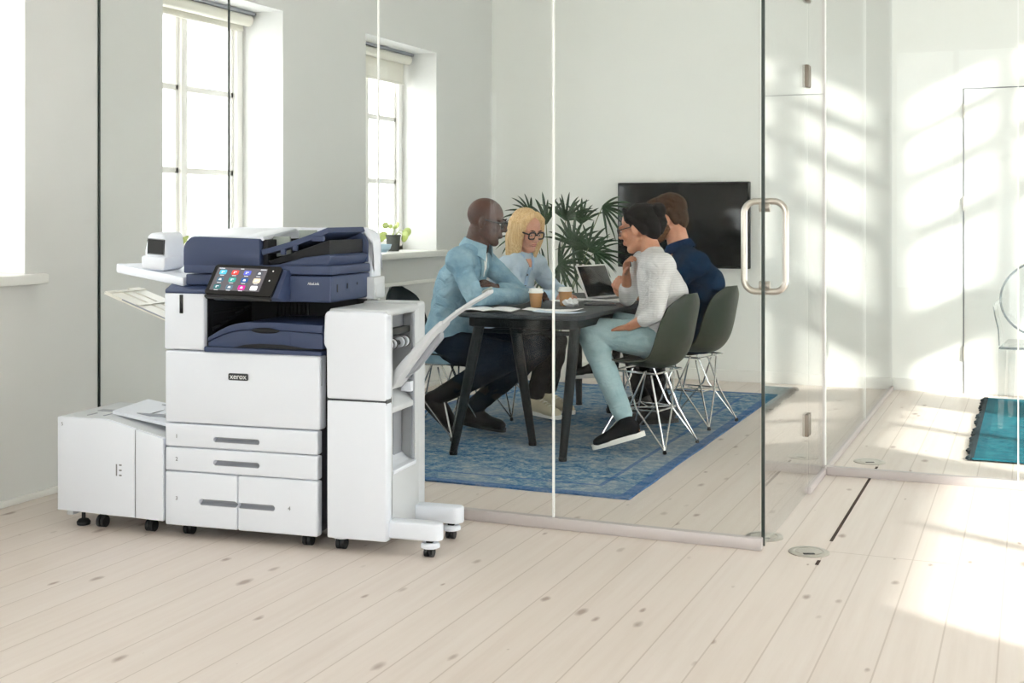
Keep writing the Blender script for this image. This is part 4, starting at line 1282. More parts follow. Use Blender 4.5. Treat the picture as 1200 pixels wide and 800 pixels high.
for i in range(14):
    a = rp.uniform(0, 6.28); L = rp.uniform(0.08, 0.17)
    d = Vector((math.cos(a) * 0.6, math.sin(a) * 0.6, 1)).normalized()
    s = d.cross(Vector((0.3, 0.2, 1))).normalized()
    m.sheet(lambda t, b, d=d, s=s, L=L: Vector((0, 0, 0.075)) + d * L * t - Vector((0, 0, 0.05 * t * t)) + s * 0.016 * math.sin(math.pi * min(1, t * 0.9 + 0.1)) * (b - 0.5) * 2, 6, 2)
m.done('foliage', 'leaf_light', pp2, 0)

# oval wall socket below the second window
p = at_y(439, 329, 7.45)
t = (439 - 600) / FPX; Y = XL * (CT + t * ST) / (t * CT - ST); p = at_y(439, 329, Y)
ws = thing('wall_socket', 'small oval steel wall fitting on the left wall below the window with the plant', 'socket', (XL, p.y, p.z))
MB().prism([(0.030 * math.cos(a), 0.042 * math.sin(a)) for a in [2 * math.pi * i / 24 for i in range(24)]], 'x', 0.0, 0.012, 0.003).done('plate', 'steel', ws)
MB().prism([(0.014 * math.cos(a), 0.014 * math.sin(a) - 0.008) for a in [2 * math.pi * i / 16 for i in range(16)]], 'x', 0.010, 0.0135, 0).done('knob', 'pshade', ws)

# ------------------------------------------------------------------ clear acrylic armchair at the right edge
gc = thing('acrylic_chair', 'clear acrylic armchair cut by the right edge of the photo', 'chair', (0.085, 7.92, 0.02))
FL = [(-0.245, -0.22), (0.245, -0.22), (-0.20, 0.22), (0.20, 0.22)]
def seat_poly():
    return [(-0.26, -0.25), (0.26, -0.25), (0.225, 0.22), (-0.225, 0.22)]
MB().prism(seat_poly(), 'z', 0.455, 0.475, 0.006).done('seat', 'acrylic', gc)
MB().tube([(-0.262, -0.252, 0.465), (0.262, -0.252, 0.465)], 0.006, 8).tube([(-0.262, -0.252, 0.462), (-0.225, 0.22, 0.462)], 0.004, 8).done('seat_edge', 'acrylic_edge', gc)
ov = [(0.265 * math.cos(a), 0.72 + 0.235 * math.sin(a)) for a in [2 * math.pi * i / 40 for i in range(40)]]
def backpt(x, z):
    return Vector((x, 0.24 + 0.12 * (z - 0.47) - 0.10 * (x / 0.27) ** 2, z))
m = MB().sheet(lambda a, b: backpt(0.262 * math.cos(2 * math.pi * b) * (a * 0.97 + 0.03), 0.72 + 0.232 * math.sin(2 * math.pi * b) * (a * 0.97 + 0.03)), 8, 40, 0.006)
m.done('backrest', 'acrylic', gc)
MB().tube([backpt(x, z) for x, z in ov], 0.0065, 8, closed=True).done('back_rim', 'acrylic_edge', gc)
for s in (-1, 1):
    pts = [backpt(s * 0.262, 0.72), Vector((s * 0.285, 0.05, 0.70)), Vector((s * 0.285, -0.10, 0.685)), Vector((s * 0.275, -0.19, 0.64)), Vector((s * 0.255, -0.225, 0.56)), Vector((s * 0.25, -0.235, 0.47))]
    m = MB().tube(pts, 0.012, 10)
    ar = m.done('arm', 'acrylic', gc)
    MB().tube([p + Vector((s * 0.012, -0.004, 0.006)) for p in pts[2:]], 0.0035, 6).done('arm_edge', 'acrylic_edge', ar)
for x, y in FL:
    sgn = 1 if x > 0 else -1
    MB().tube([(x, y, 0.462), (x * 1.05, y * 1.03, 0.0)], [0.022, 0.014], 4).done('leg', 'acrylic', gc)
# ------------------------------------------------------------------ people
from mathutils.bvhtree import BVHTree
def skin(name, rgb, rgb2):
    T = Tree(name)
    n1 = T.noise(T.coords(), 14, 4).outputs[0]
    T.l(T.ramp(n1, [(0.3, lin(rgb2)), (0.7, lin(rgb))]), T.b.inputs['Base Color'])
    T.b.inputs['Roughness'].default_value = 0.5
    T.b.inputs['Specular IOR Level'].default_value = 0.4
    T.b.inputs['Subsurface Weight'].default_value = 0.08
    T.b.inputs['Subsurface Radius'].default_value = (0.012, 0.004, 0.002)
    return T.m
def hair_mat(name, rgb, rgb2, stretch=(160, 160, 6)):
    T = Tree(name)
    n1 = T.noise(T.coords(stretch), 1.0, 4).outputs[0]
    T.l(T.ramp(n1, [(0.3, lin(rgb2)), (0.65, lin(rgb))]), T.b.inputs['Base Color'])
    T.b.inputs['Roughness'].default_value = 0.6
    T.b.inputs['Specular IOR Level'].default_value = 0.12
    T.bump(n1, 0.6, 0.006)
    return T.m
M['skin_dark'] = skin('dark_brown_skin', (82, 52, 43), (64, 40, 33))
M['skin_fair'] = skin('fair_skin', (214, 164, 142), (196, 140, 118))
M['skin_tan'] = skin('tan_skin', (194, 142, 114), (174, 118, 92))
M['skin_pale'] = skin('light_skin', (206, 152, 126), (188, 130, 104))
M['lips'] = plain('lips', (176, 96, 90), 0.45)
M['lips_dark'] = plain('dark_lips', (104, 58, 54), 0.45)
M['eye'] = plain('eye_white', (232, 228, 222), 0.2)
M['iris'] = plain('dark_iris', (38, 28, 24), 0.15)
M['hair_blond'] = hair_mat('blond_hair', (226, 196, 150), (192, 152, 104))
M['hair_black'] = hair_mat('black_hair', (18, 16, 17), (9, 8, 10))
M['hair_brown'] = hair_mat('brown_hair', (74, 52, 37), (40, 28, 21), (90, 90, 40))
M['beard'] = hair_mat('short_beard', (120, 86, 62), (84, 58, 44), (90, 90, 60))
M['denim_shirt'] = cloth('washed_denim_shirt', (150, 178, 192), (108, 144, 166), 8)
M['denim_collar'] = cloth('denim_collar', (164, 190, 202), (126, 160, 178), 8)
M['tee'] = cloth('white_tee', (232, 232, 230), (214, 214, 212))
M['navy_trousers'] = cloth('dark_navy_trousers', (17, 29, 44), (9, 17, 28), 7)
M['pale_shirt'] = cloth('pale_blue_shirt', (192, 208, 222), (166, 186, 206), 7)
M['pale_collar'] = cloth('pale_blue_collar', (180, 204, 228), (156, 184, 214), 8)
M['grey_sweater'] = cloth('light_grey_ribbed_sweater', (212, 210, 210), (192, 190, 190), 7, 300, stripes=(520.0, (176, 174, 176)))
M['light_jeans'] = cloth('light_washed_jeans', (168, 190, 194), (130, 160, 168), 6)
M['navy_shirt'] = cloth('navy_shirt', (10, 42, 70), (6, 27, 48), 7)
M['navy_collar'] = cloth('navy_shirt_collar', (18, 46, 78), (10, 30, 56), 7)
M['black_trousers'] = cloth('black_trousers', (13, 16, 22), (8, 10, 13), 7)
M['boot'] = plain('dark_brown_boot_leather', (32, 27, 28), 0.5, spec=0.2, var=0.25, bump=0.1)
M['sneaker_beige'] = plain('beige_canvas_shoe', (206, 196, 168), 0.8, var=0.12, scale=50, bump=0.15)
M['sneaker_black'] = plain('black_canvas_shoe', (14, 18, 26), 0.8, spec=0.1, var=0.2, scale=50, bump=0.1)
M['sole'] = plain('white_shoe_sole', (236, 234, 228), 0.6)
M['lace'] = plain('white_lace', (228, 224, 212), 0.8)

def frame(fwd, up=(0, 0, 1)):
    f = Vector(fwd).normalized()
    s = f.cross(Vector(up)).normalized()     # to the figure's right
    u = s.cross(f).normalized()
    return Matrix((s, f, u)).transposed()

class Person:
    def __init__(self, label, loc):
        self.root = thing('person', label, 'person', loc)
        self.off = Vector(loc)
        self.body = MB()
    def head(self, c, fwd, k=1.0, up=(0, 0, 1), chin_w=1.0):
        """head of height about 0.235 k centred on c"""
        c = Vector(c); R = frame(fwd, up); self.hc, self.hR, self.hk = c, R, k
        H = lambda x, y, z: c + R @ (Vector((x, y, z)) * k)
        self.H = H
        b = self.body
        b.ball(H(0, -0.018, 0.035), Vector((0.074, 0.094, 0.084)) * k, R, 28)
        b.ball(H(0, 0.022, -0.028), Vector((0.060 * chin_w, 0.066, 0.082)) * k, R, 28)
        b.ball(H(0, 0.058, -0.092), Vector((0.030 * chin_w, 0.024, 0.022)) * k, R, 18)
        for s in (-1, 1):
            b.cap(H(s * 0.052 * chin_w, 0.0, -0.048), H(s * 0.022, 0.056, -0.094), 0.019 * k, 0.017 * k)
            b.ball(H(s * 0.034, 0.062, -0.018), Vector((0.025, 0.022, 0.026)) * k, R, 16)
            b.ball(H(s * 0.076, -0.006, -0.006), Vector((0.010, 0.019, 0.031)) * k, R @ Matrix.Rotation(s * -0.35, 3, 'Z'), 16)
            b.ball(H(s * 0.010, 0.093, -0.024), 0.0095 * k, None, 12)
            b.ball(H(s * 0.030, 0.074, 0.024), Vector((0.026, 0.016, 0.010)) * k, R, 14)
        b.cap(H(0, 0.084, 0.014), H(0, 0.101, -0.020), 0.009 * k, 0.0120 * k)
        for s in (-1, 1):
            b.ball(H(s * 0.030, 0.0765, 0.0115), Vector((0.0155, 0.0105, 0.0065)) * k, R, 14)
        b.ball(H(0, 0.082, -0.056), Vector((0.024, 0.012, 0.014)) * k, R, 16)
        return H
    def neck(self, base, r=0.054):
        k = self.hk
        self.body.cap(self.H(0, -0.03, -0.055), base, r * 0.96 * k, r * 1.08 * k, 20)
    def face(self, lips='lips', brow='hair_black'):
        k, R, H, o = self.hk, self.hR, self.H, self.off
        for s in (-1, 1):
            m = MB(); m.ball(H(s * 0.030, 0.0745, 0.006), Vector((0.0125, 0.010, 0.0065)) * k, R, 14)
            m.mi = 1; m.ball(H(s * 0.030, 0.081, 0.004), Vector((0.0055, 0.004, 0.0055)) * k, R, 12)
            m.done('eye', ['eye', 'iris'], self.root, off=o)
            MB().tube([H(s * 0.013, 0.087, 0.029), H(s * 0.030, 0.087, 0.033), H(s * 0.048, 0.075, 0.028)], [0.003 * k, 0.004 * k, 0.002 * k], 8).done('eyebrow', brow, self.root, off=o)
        m = MB().ball(H(0, 0.0865, -0.0525), Vector((0.020, 0.007, 0.0042)) * k, R, 14).ball(H(0, 0.0865, -0.0605), Vector((0.018, 0.008, 0.0050)) * k, R, 14)
        m.done('lips', lips, self.root, off=o)
    def glasses(self, mat='black', r=0.0028, w=0.024, h=0.018):
        k, H, o = self.hk, self.H, self.off
        m = MB()
        for s in (-1, 1):
            m.tube([H(s * 0.031 + w * (abs(math.cos(a)) ** 0.6) * math.copysign(1, math.cos(a)), 0.091, 0.003 + h * (abs(math.sin(a)) ** 0.6) * math.copysign(1, math.sin(a))) for a in [2 * math.pi * i / 24 for i in range(24)]], r * k, 8, closed=True)
            m.tube([H(s * (0.031 + w), 0.091, 0.012), H(s * 0.074, 0.058, 0.012), H(s * 0.080, -0.005, 0.014)], r * k, 8)
        m.tube([H(-0.008, 0.092, 0.008), H(0.0, 0.099, 0.010), H(0.008, 0.092, 0.008)], r * k, 8)
        g = m.done('glasses', mat, self.root, off=o)
        for s in (-1, 1):
            m = MB().prism([(0, 0)] * 0 + [(w * 0.95 * math.cos(a), h * 0.95 * math.sin(a)) for a in [2 * math.pi * i / 20 for i in range(20)]], 'y', -0.0006, 0.0006)
            m.move(lambda v, s=s: H(s * 0.031 + v.x, 0.091 + v.y, 0.003 + v.z))
            m.done('lens', 'glass', g, off=o)
    def hand(self, wrist, direction, palm, thumb, curl=0.5, k=1.0, spread=0.12):
        """palm: where the palm looks, thumb: +1 / -1 picks the thumb's side; curl in radians per joint"""
        w = Vector(wrist); d = Vector(direction).normalized()
        p = Vector(palm); p = (p - d * p.dot(d)).normalized()
        s = d.cross(p).normalized() * thumb
        b = self.body
        kn = w + d * 0.088 * k
        b.loft([(w - d * 0.012 * k, s * 0.025 * k, p * 0.018 * k), (w + d * 0.02 * k, s * 0.030 * k, p * 0.018 * k), (w + d * 0.06 * k, s * 0.040 * k, p * 0.016 * k), (kn, s * 0.040 * k, p * 0.012 * k)], 16)
        for i, (off, L) in enumerate(((0.030, 0.074), (0.010, 0.082), (-0.011, 0.077), (-0.031, 0.060))):
            base = kn + s * off * k - d * 0.006 * k
            dd = (d + s * off * spread * 10).normalized(); a = curl * (0.85 + 0.12 * i)
            q = base; pts = [q]
            for j, f in enumerate((0.45, 0.32, 0.23)):
                ax = dd.cross(p).normalized()
                t = a if j else a * 0.8
                nd = (dd * math.cos(t) + p * math.sin(t)).normalized()
                np_ = (p * math.cos(t) - dd * math.sin(t)).normalized()
                dd, pp = nd, np_
                q = q + dd * L * f * k; pts.append(q)
                p_old = p; p = pp
            p = Vector(palm); p = (p - d * p.dot(d)).normalized()
            b.limb(pts, [0.0098 * k, 0.0090 * k, 0.0082 * k, 0.0072 * k], 10)
        t0 = w + d * 0.022 * k + s * 0.026 * k + p * 0.004 * k
        td = (d * 0.62 + s * 0.72 + p * 0.25).normalized()
        t1 = t0 + td * 0.040 * k
        td2 = (d * 0.85 + s * 0.15 + p * 0.40).normalized()
        t2 = t1 + td2 * 0.032 * k; t3 = t2 + (td2 + p * 0.25).normalized() * 0.024 * k
        b.limb([t0, t1, t2, t3], [0.014 * k, 0.0115 * k, 0.0100 * k, 0.0082 * k], 10)
    def finish(self, mat):
        return self.body.fuse('body', mat, self.root, 0.0046, 3, self.off)

def torso(m, P, e=0.0, sh=1.0, belly=1.0):
    """pelvis, waist, chest and shoulders of a figure P (dict of joints), e thicker than the body"""
    pel, ch, nb = P['pelvis'], P['chest'], P['neck']
    sl, sr = P['shL'], P['shR']
    side = (sr - sl).normalized()
    def ring(c, d, a, b):
        d = d.normalized(); s = (side - d * side.dot(d)).normalized(); f = s.cross(d).normalized()
        return (c, s * (a + e), f * (b + e))
    up1 = ch - pel; up2 = nb - ch
    mid = pel.lerp(ch, 0.5)
    back = P.get('hunch', Vector((0, 0, 0)))
    m.loft([ring(pel - up1.normalized() * 0.09, up1, 0.12 * sh, 0.09), ring(pel - up1.normalized() * 0.05, up1, 0.165 * sh, 0.115 * belly), ring(pel + up1 * 0.12, up1, 0.165 * sh, 0.12 * belly), ring(mid, up1, 0.148 * sh, 0.108 * belly),
            ring(ch - up1 * 0.10 + back, up1 + up2, 0.162 * sh, 0.115), ring(ch + up2 * 0.25 + back, up1 + up2, 0.168 * sh, 0.112), ring(ch + up2 * 0.62, up2, 0.130 * sh, 0.085), ring(ch + up2 * 0.88, up2, 0.075, 0.062)], 32)
    m.cap(sl, sr, 0.062 + e, 0.062 + e, 20)
    m.cap(sl.lerp(sr, 0.2), nb, 0.055 + e, 0.048 + e); m.cap(sr.lerp(sl, 0.2), nb, 0.055 + e, 0.048 + e)

def arm(m, S, E_, W, e=0.0, k=1.0, stop=1.0):
    end = E_.lerp(W, stop)
    m.cap(S, S.lerp(E_, 0.45), (0.053 + e) * k, (0.043 + e) * k)
    m.cap(S.lerp(E_, 0.45), E_, (0.043 + e) * k, (0.037 + e) * k)
    m.cap(E_, E_.lerp(end, 0.4), (0.037 + e) * k, (0.037 + e) * k)
    m.cap(E_.lerp(end, 0.4), end, (0.037 + e) * k, (0.028 + e + 0.010 * (1 - stop)) * k)

def leg(m, Hp, Kn, An, e=0.0, k=1.0, stop=1.0):
    end = Kn.lerp(An, stop)
    m.cap(Hp, Hp.lerp(Kn, 0.5), (0.086 + e) * k, (0.074 + e) * k, 20)
    m.cap(Hp.lerp(Kn, 0.5), Kn, (0.074 + e) * k, (0.057 + e) * k, 20)
    m.cap(Kn, Kn.lerp(An, 0.32), (0.057 + e) * k, (0.055 + e) * k, 20)
    if stop > 0.32:
        m.cap(Kn.lerp(An, 0.32), end, (0.055 + e) * k, (0.036 + e + 0.02 * (1 - stop)) * k, 20)

def foot(m, An, toe_dir, L=0.245, e=0.0, w=1.0):
    """heel to toe body of a foot below the ankle An; toe_dir points from heel to toe"""
    d = Vector(toe_dir).normalized()
    upv = Vector((0, 0, 1)); s = d.cross(upv).normalized(); n = s.cross(d).normalized()
    heel = An - d * 0.045 - n * 0.055
    m.cap(An, heel + n * 0.012 + d * 0.02, 0.036 + e, 0.034 + e)
    A = heel + d * 0.03; B = heel + d * (L * 0.62); Cc = heel + d * (L - 0.035)
    m.loft([(heel - d * 0.012 - n * 0.002, s * (0.018 + e) * w, n * (0.018 + e)), (heel - n * 0.0, s * (0.030 + e) * w, n * (0.028 + e)), (A + n * 0.014, s * (0.034 + e) * w, n * (0.042 + e)), (heel + d * L * 0.4 + n * 0.012, s * (0.036 + e) * w, n * (0.038 + e)),
            (B - n * 0.002, s * (0.044 + e) * w, n * (0.028 + e)), (Cc - n * 0.008, s * (0.040 + e) * w, n * (0.020 + e)), (heel + d * (L - 0.008) - n * 0.012, s * (0.022 + e) * w, n * (0.012 + e))], 24)
    return heel, d, s, n
def sole(heel, d, s, n, L, name, mat, parent, off, t=0.022, grow=0.008):
    m = MB()
    pts = []
    for a in range(36):
        th = 2 * math.pi * a / 36
        x = math.cos(th); y = math.sin(th)
        u = 0.5 + 0.5 * x
        w = (0.040 + 0.010 * u - 0.006 * math.sin(math.pi * u)) * abs(y) ** 0.75 * (1 if y > 0 else -1)
        pts.append(heel + d * (-0.028 - grow + (L + 0.028 + 2 * grow) * u) + s * w * 1.0)
    lo = [p - n * (0.030 + t * 0.5) for p in pts]; hi = [p - n * (0.030 - t * 0.5) for p in pts]
    t_ = bmesh.new()
    A = [t_.verts.new(p) for p in lo]; B = [t_.verts.new(p) for p in hi]
    t_.faces.new(A); t_.faces.new(B[::-1])
    for i in range(36):
        t_.faces.new((A[i], B[i], B[(i + 1) % 36], A[(i + 1) % 36]))
    bmesh.ops.recalc_face_normals(t_, faces=t_.faces)
    m.merge(t_)
    return m.done(name, mat, parent, 50, off)

def collar(P, nb, axis, fwd, r, mat, name='collar'):
    """folded shirt collar around the neck, open at the front"""
    d = Vector(axis).normalized(); f = Vector(fwd); f = (f - d * f.dot(d)).normalized(); s = f.cross(d).normalized()
    def q(a, b):
        ang = math.radians(200) * (a - 0.5)
        ang = math.radians(310) * (a - 0.5)
        rr = r + 0.006 + 0.022 * b
        h = 0.046 - 0.052 * b
        tip = abs(2 * a - 1) ** 4
        return nb - f * rr * math.cos(ang) * 1.02 + s * rr * math.sin(ang) + d * (h - 0.012 * tip - 0.034 * tip * b) + f * 0.012 * tip
    m = MB().sheet(q, 36, 6, 0.005)
    return m.done(name, mat, P.root, 60, P.off)

V = Vector
# ---- 1: man in the denim shirt, near left
p1 = Person('bald man in glasses and a washed denim shirt leaning on the table', (-3.05, 6.30, 0))
Y = 6.30
J = dict(pelvis=at_y(524, 402, Y), chest=at_y(541, 335, Y), neck=at_y(558, 290, Y), shR=at_y(538, 306, Y - 0.185), shL=at_y(562, 300, Y + 0.19))
J['hunch'] = V((-0.015, 0, 0))
H = p1.head(at_y(571, 260, Y), (0.97, 0.16, -0.22), 1.10)
p1.neck(J['neck'], 0.060)
torso(p1.body, J, 0.0, 1.02)
eR, wR = at_y(556, 348.5, 6.04), at_y(617, 346.5, 6.44)
eL, wL = at_y(612, 345, 6.52), at_y(583, 338, 6.33)
arm(p1.body, J['shR'], eR, wR); arm(p1.body, J['shL'], eL, wL)
p1.hand(wR, at_y(640, 337, 6.62) - wR, V((0.2, 0.6, -0.8)), -1, 0.62, 1.08)
p1.hand(wL, at_y(566, 329, 6.22) - wL, V((-0.5, -0.2, -0.7)), 1, 0.5, 1.0)
kR, aR = at_y(603, 417, 6.16), at_y(514, 464.5, 6.22)
kL, aL = at_y(632, 408, 6.50), at_y(553, 479, 6.52)
hR, hL = J['pelvis'] + V((0.02, -0.09, -0.01)), J['pelvis'] + V((0.02, 0.09, -0.01))
leg(p1.body, hR, kR, aR); leg(p1.body, hL, kL, aL)
tR = (0.78, -0.05, -0.62); tL = (0.97, -0.05, -0.10)
foot(p1.body, aR, tR); foot(p1.body, aL, tL)
p1.finish('skin_dark'); p1.face('lips_dark'); p1.glasses('black', 0.0036)
m = MB(); torso(m, J, 0.016, 1.02, 1.06)
arm(m, J['shR'], eR, wR, 0.013, 1.0, 0.97); arm(m, J['shL'], eL, wL, 0.013, 1.0, 0.88)
m.loft([(J['pelvis'] + V((0.02, 0, 0.05)), V((0.0, 0.175, 0)), V((0.13, 0, 0.02))), (J['pelvis'] + V((0.01, 0, -0.03)), V((0, 0.19, 0)), V((0.165, 0, 0))), (J['pelvis'] + V((0.0, 0, -0.095)), V((0, 0.185, 0)), V((0.17, 0, -0.01)))], 30)
sh = m.fuse('denim_shirt', 'denim_shirt', p1.root, 0.0065, 12, p1.off, (0.0075, 11.0))
collar(p1, J['neck'] + V((0, 0, 0.0)), J['neck'] - J['chest'] + V((0, 0, 0.12)), (1, -0.1, 0), 0.070, 'denim_collar')
tee0, tee1 = J['neck'] + V((0, 0, -0.03)), J['neck'].lerp(J['chest'], 0.74)
def front_strip(P, shirt, a, b, width, lookdir, name, mat, lift=0.004, n=16, parent=None, nv=4):
    """cloth strip laid on the front of a shirt between heights a and b"""
    tree = BVHTree.FromPolygons([v.co + P.off for v in shirt.data.vertices], [tuple(p.vertices) for p in shirt.data.polygons])
    f = Vector(lookdir).normalized(); s = f.cross(V((0, 0, 1))).normalized()
    def q(i, j):
        p = a.lerp(b, i) + s * ((j - 0.5) * (width[0] + (width[1] - width[0]) * i))
        hit, nor, _, _ = tree.ray_cast(p + f * 0.6, -f)
        return (hit if hit else p + f * 0.1) + f * lift
    return MB().sheet(q, n, nv, 0.003).done(name, mat, parent or P.root, 60, P.off)
front_strip(p1, sh, tee0, tee1, (0.085, 0.03), (1, -0.30, 0), 'white_tee', 'tee')
for sgn in (-1, 1):
    dv = V((0.03, sgn * 0.045, 0)); dw = V((0.01, sgn * 0.018, 0))
    front_strip(p1, sh, tee0 + dv, tee1 + dw, (0.026, 0.020), (1, -0.30, 0), 'placket', 'denim_collar', 0.007)
m = MB(); leg(m, hR, kR, aR, 0.014, 1.0, 0.72); leg(m, hL, kL, aL, 0.014, 1.0, 0.95)
m.ball(J['pelvis'] + V((0.02, 0, -0.01)), (0.15, 0.19, 0.11), None, 24)
m.fuse('trousers', 'navy_trousers', p1.root, 0.0065, 4, p1.off, (0.007, 10.0))
for an, td, kn in ((aR, tR, kR), (aL, tL, kL)):
    m = MB(); hd = foot(m, an, td, 0.265, 0.010)
    m.cap(an, an.lerp(kn, 0.42), 0.048, 0.062)
    b = m.fuse('boot', 'boot', p1.root, 0.006, 3, p1.off, (0.003, 14.0))
    sole(*hd, 0.265, 'boot_sole', 'rubber', b, p1.off)
    if an is aR:
        continue

# ---- 2: blond woman, far left
p2 = Person('blond woman in black glasses and a pale blue shirt looking down at the table', (-2.98, 7.06, 0))
Y = 7.06
J = dict(pelvis=at_y(577, 393, Y), chest=at_y(598, 337, Y), neck=at_y(611, 303, Y), shR=at_y(594, 314, Y - 0.17), shL=at_y(628, 311, Y + 0.16))
H = p2.head(at_y(618, 271, Y), (0.86, -0.50, -0.34), 1.03, chin_w=0.94)
p2.neck(J['neck'], 0.047)
torso(p2.body, J, -0.006, 0.93)
eR, wR = at_y(608, 352, 6.86), at_y(650, 347, 6.93)
eL, wL = at_y(650, 340, 7.28), at_y(664, 345.5, 7.05)
arm(p2.body, J['shR'], eR, wR, -0.006); arm(p2.body, J['shL'], eL, wL, -0.006)
p2.hand(wR, V((0.9, 0.25, -0.1)), V((0.1, 0.2, -1)), -1, 0.45, 0.92)
p2.hand(wL, V((0.35, -0.9, -0.12)), V((0.1, 0.1, -1)), 1, 0.45, 0.92)
kR, aR = at_y(642, 404, 6.96), at_y(627, 466, 7.02)
kL, aL = at_y(652, 400, 7.22), at_y(642, 461, 7.22)
hR, hL = J['pelvis'] + V((0.02, -0.085, -0.01)), J['pelvis'] + V((0.02, 0.085, -0.01))
leg(p2.body, hR, kR, aR, -0.004); leg(p2.body, hL, kL, aL, -0.004)
tR = (0.94, -0.28, -0.06); tL = (0.96, -0.2, -0.06)
foot(p2.body, aR, tR, 0.23); foot(p2.body, aL, tL, 0.23)
p2.finish('skin_fair'); p2.face('lips', 'hair_brown'); p2.glasses('black', 0.0046, 0.025, 0.020)
# bob
m = MB(); k, R = p2.hk, p2.hR
m.ball(H(0, -0.036, 0.046), V((0.087, 0.098, 0.088)) * k, R, 28)
for s in (-1, 1):
    for (x, y, z0, z1, r0, r1) in ((0.068, 0.022, 0.05, -0.150, 0.030, 0.017), (0.074, 0.0, 0.04, -0.158, 0.033, 0.020), (0.074, -0.03, 0.04, -0.160, 0.035, 0.024), (0.06, -0.065, 0.04, -0.160, 0.036, 0.026), (0.03, -0.085, 0.04, -0.158, 0.036, 0.028)):
        m.limb([H(s * x * 0.8, y, 0.06), H(s * x, y, z0), H(s * (x + 0.008), y + 0.006, (z0 + z1) / 2), H(s * (x - 0.006), y + 0.010, z1)], [r0 * k * 0.8, r0 * k, r0 * 0.95 * k, r1 * k], 14)
    m.limb([H(s * 0.020, 0.030, 0.118), H(s * 0.058, 0.040, 0.085), H(s * 0.074, 0.030, 0.03)], [0.018 * k, 0.020 * k, 0.022 * k], 12)
m.fuse('hair', 'hair_blond', p2.root, 0.005, 4, p2.off, (0.0012, 60.0))
m = MB(); torso(m, J, 0.012, 0.94, 1.04)
arm(m, J['shR'], eR, wR, 0.012, 1.0, 0.93); arm(m, J['shL'], eL, wL, 0.012, 1.0, 0.88)
sh2 = m.fuse('pale_blue_shirt', 'pale_shirt', p2.root, 0.0065, 10, p2.off, (0.0065, 11.0))
front_strip(p2, sh2, J['neck'] + V((0, 0, -0.05)), J['neck'].lerp(J['chest'], 2.0), (0.03, 0.03), (0.85, -0.5, 0), 'placket', 'pale_collar', 0.003)
front_strip(p2, sh2, J['neck'] + V((0, 0, 0.0)), J['neck'] + V((0.01, 0, -0.06)), (0.05, 0.008), (0.85, -0.5, 0), 'neck_opening', 'skin_fair', 0.002)
for i in range(4):
    c = J['neck'].lerp(J['chest'], 0.5 + 0.38 * i)
    front_strip(p2, sh2, c, c - V((0, 0, 0.011)), (0.011, 0.011), (0.85, -0.5, 0), 'button', 'badge', 0.006, 3, None, 3)
collar(p2, J['neck'] + V((0, 0, 0.002)), J['neck'] - J['chest'] + V((0, 0, 0.15)), (0.8, -0.55, 0), 0.058, 'pale_collar')
m = MB(); leg(m, hR, kR, aR, 0.012, 1.0, 0.90); leg(m, hL, kL, aL, 0.012, 1.0, 0.90)
m.ball(J['pelvis'] + V((0.02, 0, -0.01)), (0.15, 0.18, 0.11), None, 24)
m.fuse('trousers', 'black_trousers', p2.root, 0.0065, 4, p2.off, (0.006, 10.0))
for an, td in ((aR, tR), (aL, tL)):
    m = MB(); hd = foot(m, an - V((0, 0, 0.004)), td, 0.24, 0.007)
    b = m.fuse('sneaker', 'sneaker_beige', p2.root, 0.006, 3, p2.off)
    sole(*hd, 0.24, 'shoe_sole', 'sole', b, p2.off)
    h0, d, s, n = hd
    m = MB()
    for i in range(4):
        c = h0 + d * (0.10 + 0.022 * i) + n * (0.050 - 0.007 * i)
        m.tube([c - s * 0.024, c + n * 0.006, c + s * 0.024], 0.003, 6)
    m.done('lace', 'lace', b, 60, p2.off)

# ---- 3: woman in the grey sweater, near right
p3 = Person('dark haired woman in a light grey sweater and pale jeans, chin on hand', (-1.86, 6.45, 0))
Y = 6.45
J = dict(pelvis=at_y(771, 397, Y), chest=at_y(774, 345, Y), neck=at_y(765, 299, Y), shL=at_y(776, 313, Y - 0.17), shR=at_y(756, 308, Y + 0.17))
J['hunch'] = V((0.02, 0, 0))
H = p3.head(at_y(748, 268, Y), (-0.97, 0.02, -0.24), 1.08, chin_w=0.95)
p3.neck(J['neck'], 0.049)
torso(p3.body, J, -0.005, 0.95)
eL, wL = at_y(769, 367, 6.22), at_y(737, 383, 6.26)
eR, wR = at_y(735, 349, 6.62), at_y(734, 321, 6.53)
arm(p3.body, J['shL'], eL, wL, -0.005); arm(p3.body, J['shR'], eR, wR, -0.005)
p3.hand(wL, V((-0.9, 0.25, -0.18)), V((-0.1, 0.1, -1)), -1, 0.28, 0.95)
p3.hand(wR, H(0, 0.085, -0.085) - wR, V((0.75, -0.2, 0.1)), -1, 0.70, 0.95)
kL, aL = at_y(690, 387, 6.30), at_y(733, 492, 6.16)
kR, aR = at_y(696, 376, 6.60), at_y(704, 421, 6.92)
hL, hR = J['pelvis'] + V((-0.01, -0.09, 0.0)), J['pelvis'] + V((-0.01, 0.09, 0.0))
leg(p3.body, hL, kL, aL, -0.004); leg(p3.body, hR, kR, aR, -0.004)
tL = (-0.93, -0.10, -0.30); tR = (-0.90, 0.30, -0.12)
foot(p3.body, aL, tL, 0.24); foot(p3.body, aR, tR, 0.24)
p3.finish('skin_tan'); p3.face('lips'); p3.glasses('black', 0.0028)
m = MB(); k, R = p3.hk, p3.hR
m.ball(H(0, -0.030, 0.043), V((0.081, 0.098, 0.081)) * k, R, 28)
m.ball(H(0, -0.072, 0.0), V((0.070, 0.052, 0.075)) * k, R, 24)
for s in (-1, 1):
    m.limb([H(s * 0.024, 0.040, 0.108), H(s * 0.062, 0.026, 0.062), H(s * 0.074, -0.010, 0.036), H(s * 0.064, -0.05, -0.02)], [0.013 * k, 0.016 * k, 0.018 * k, 0.024 * k], 12)
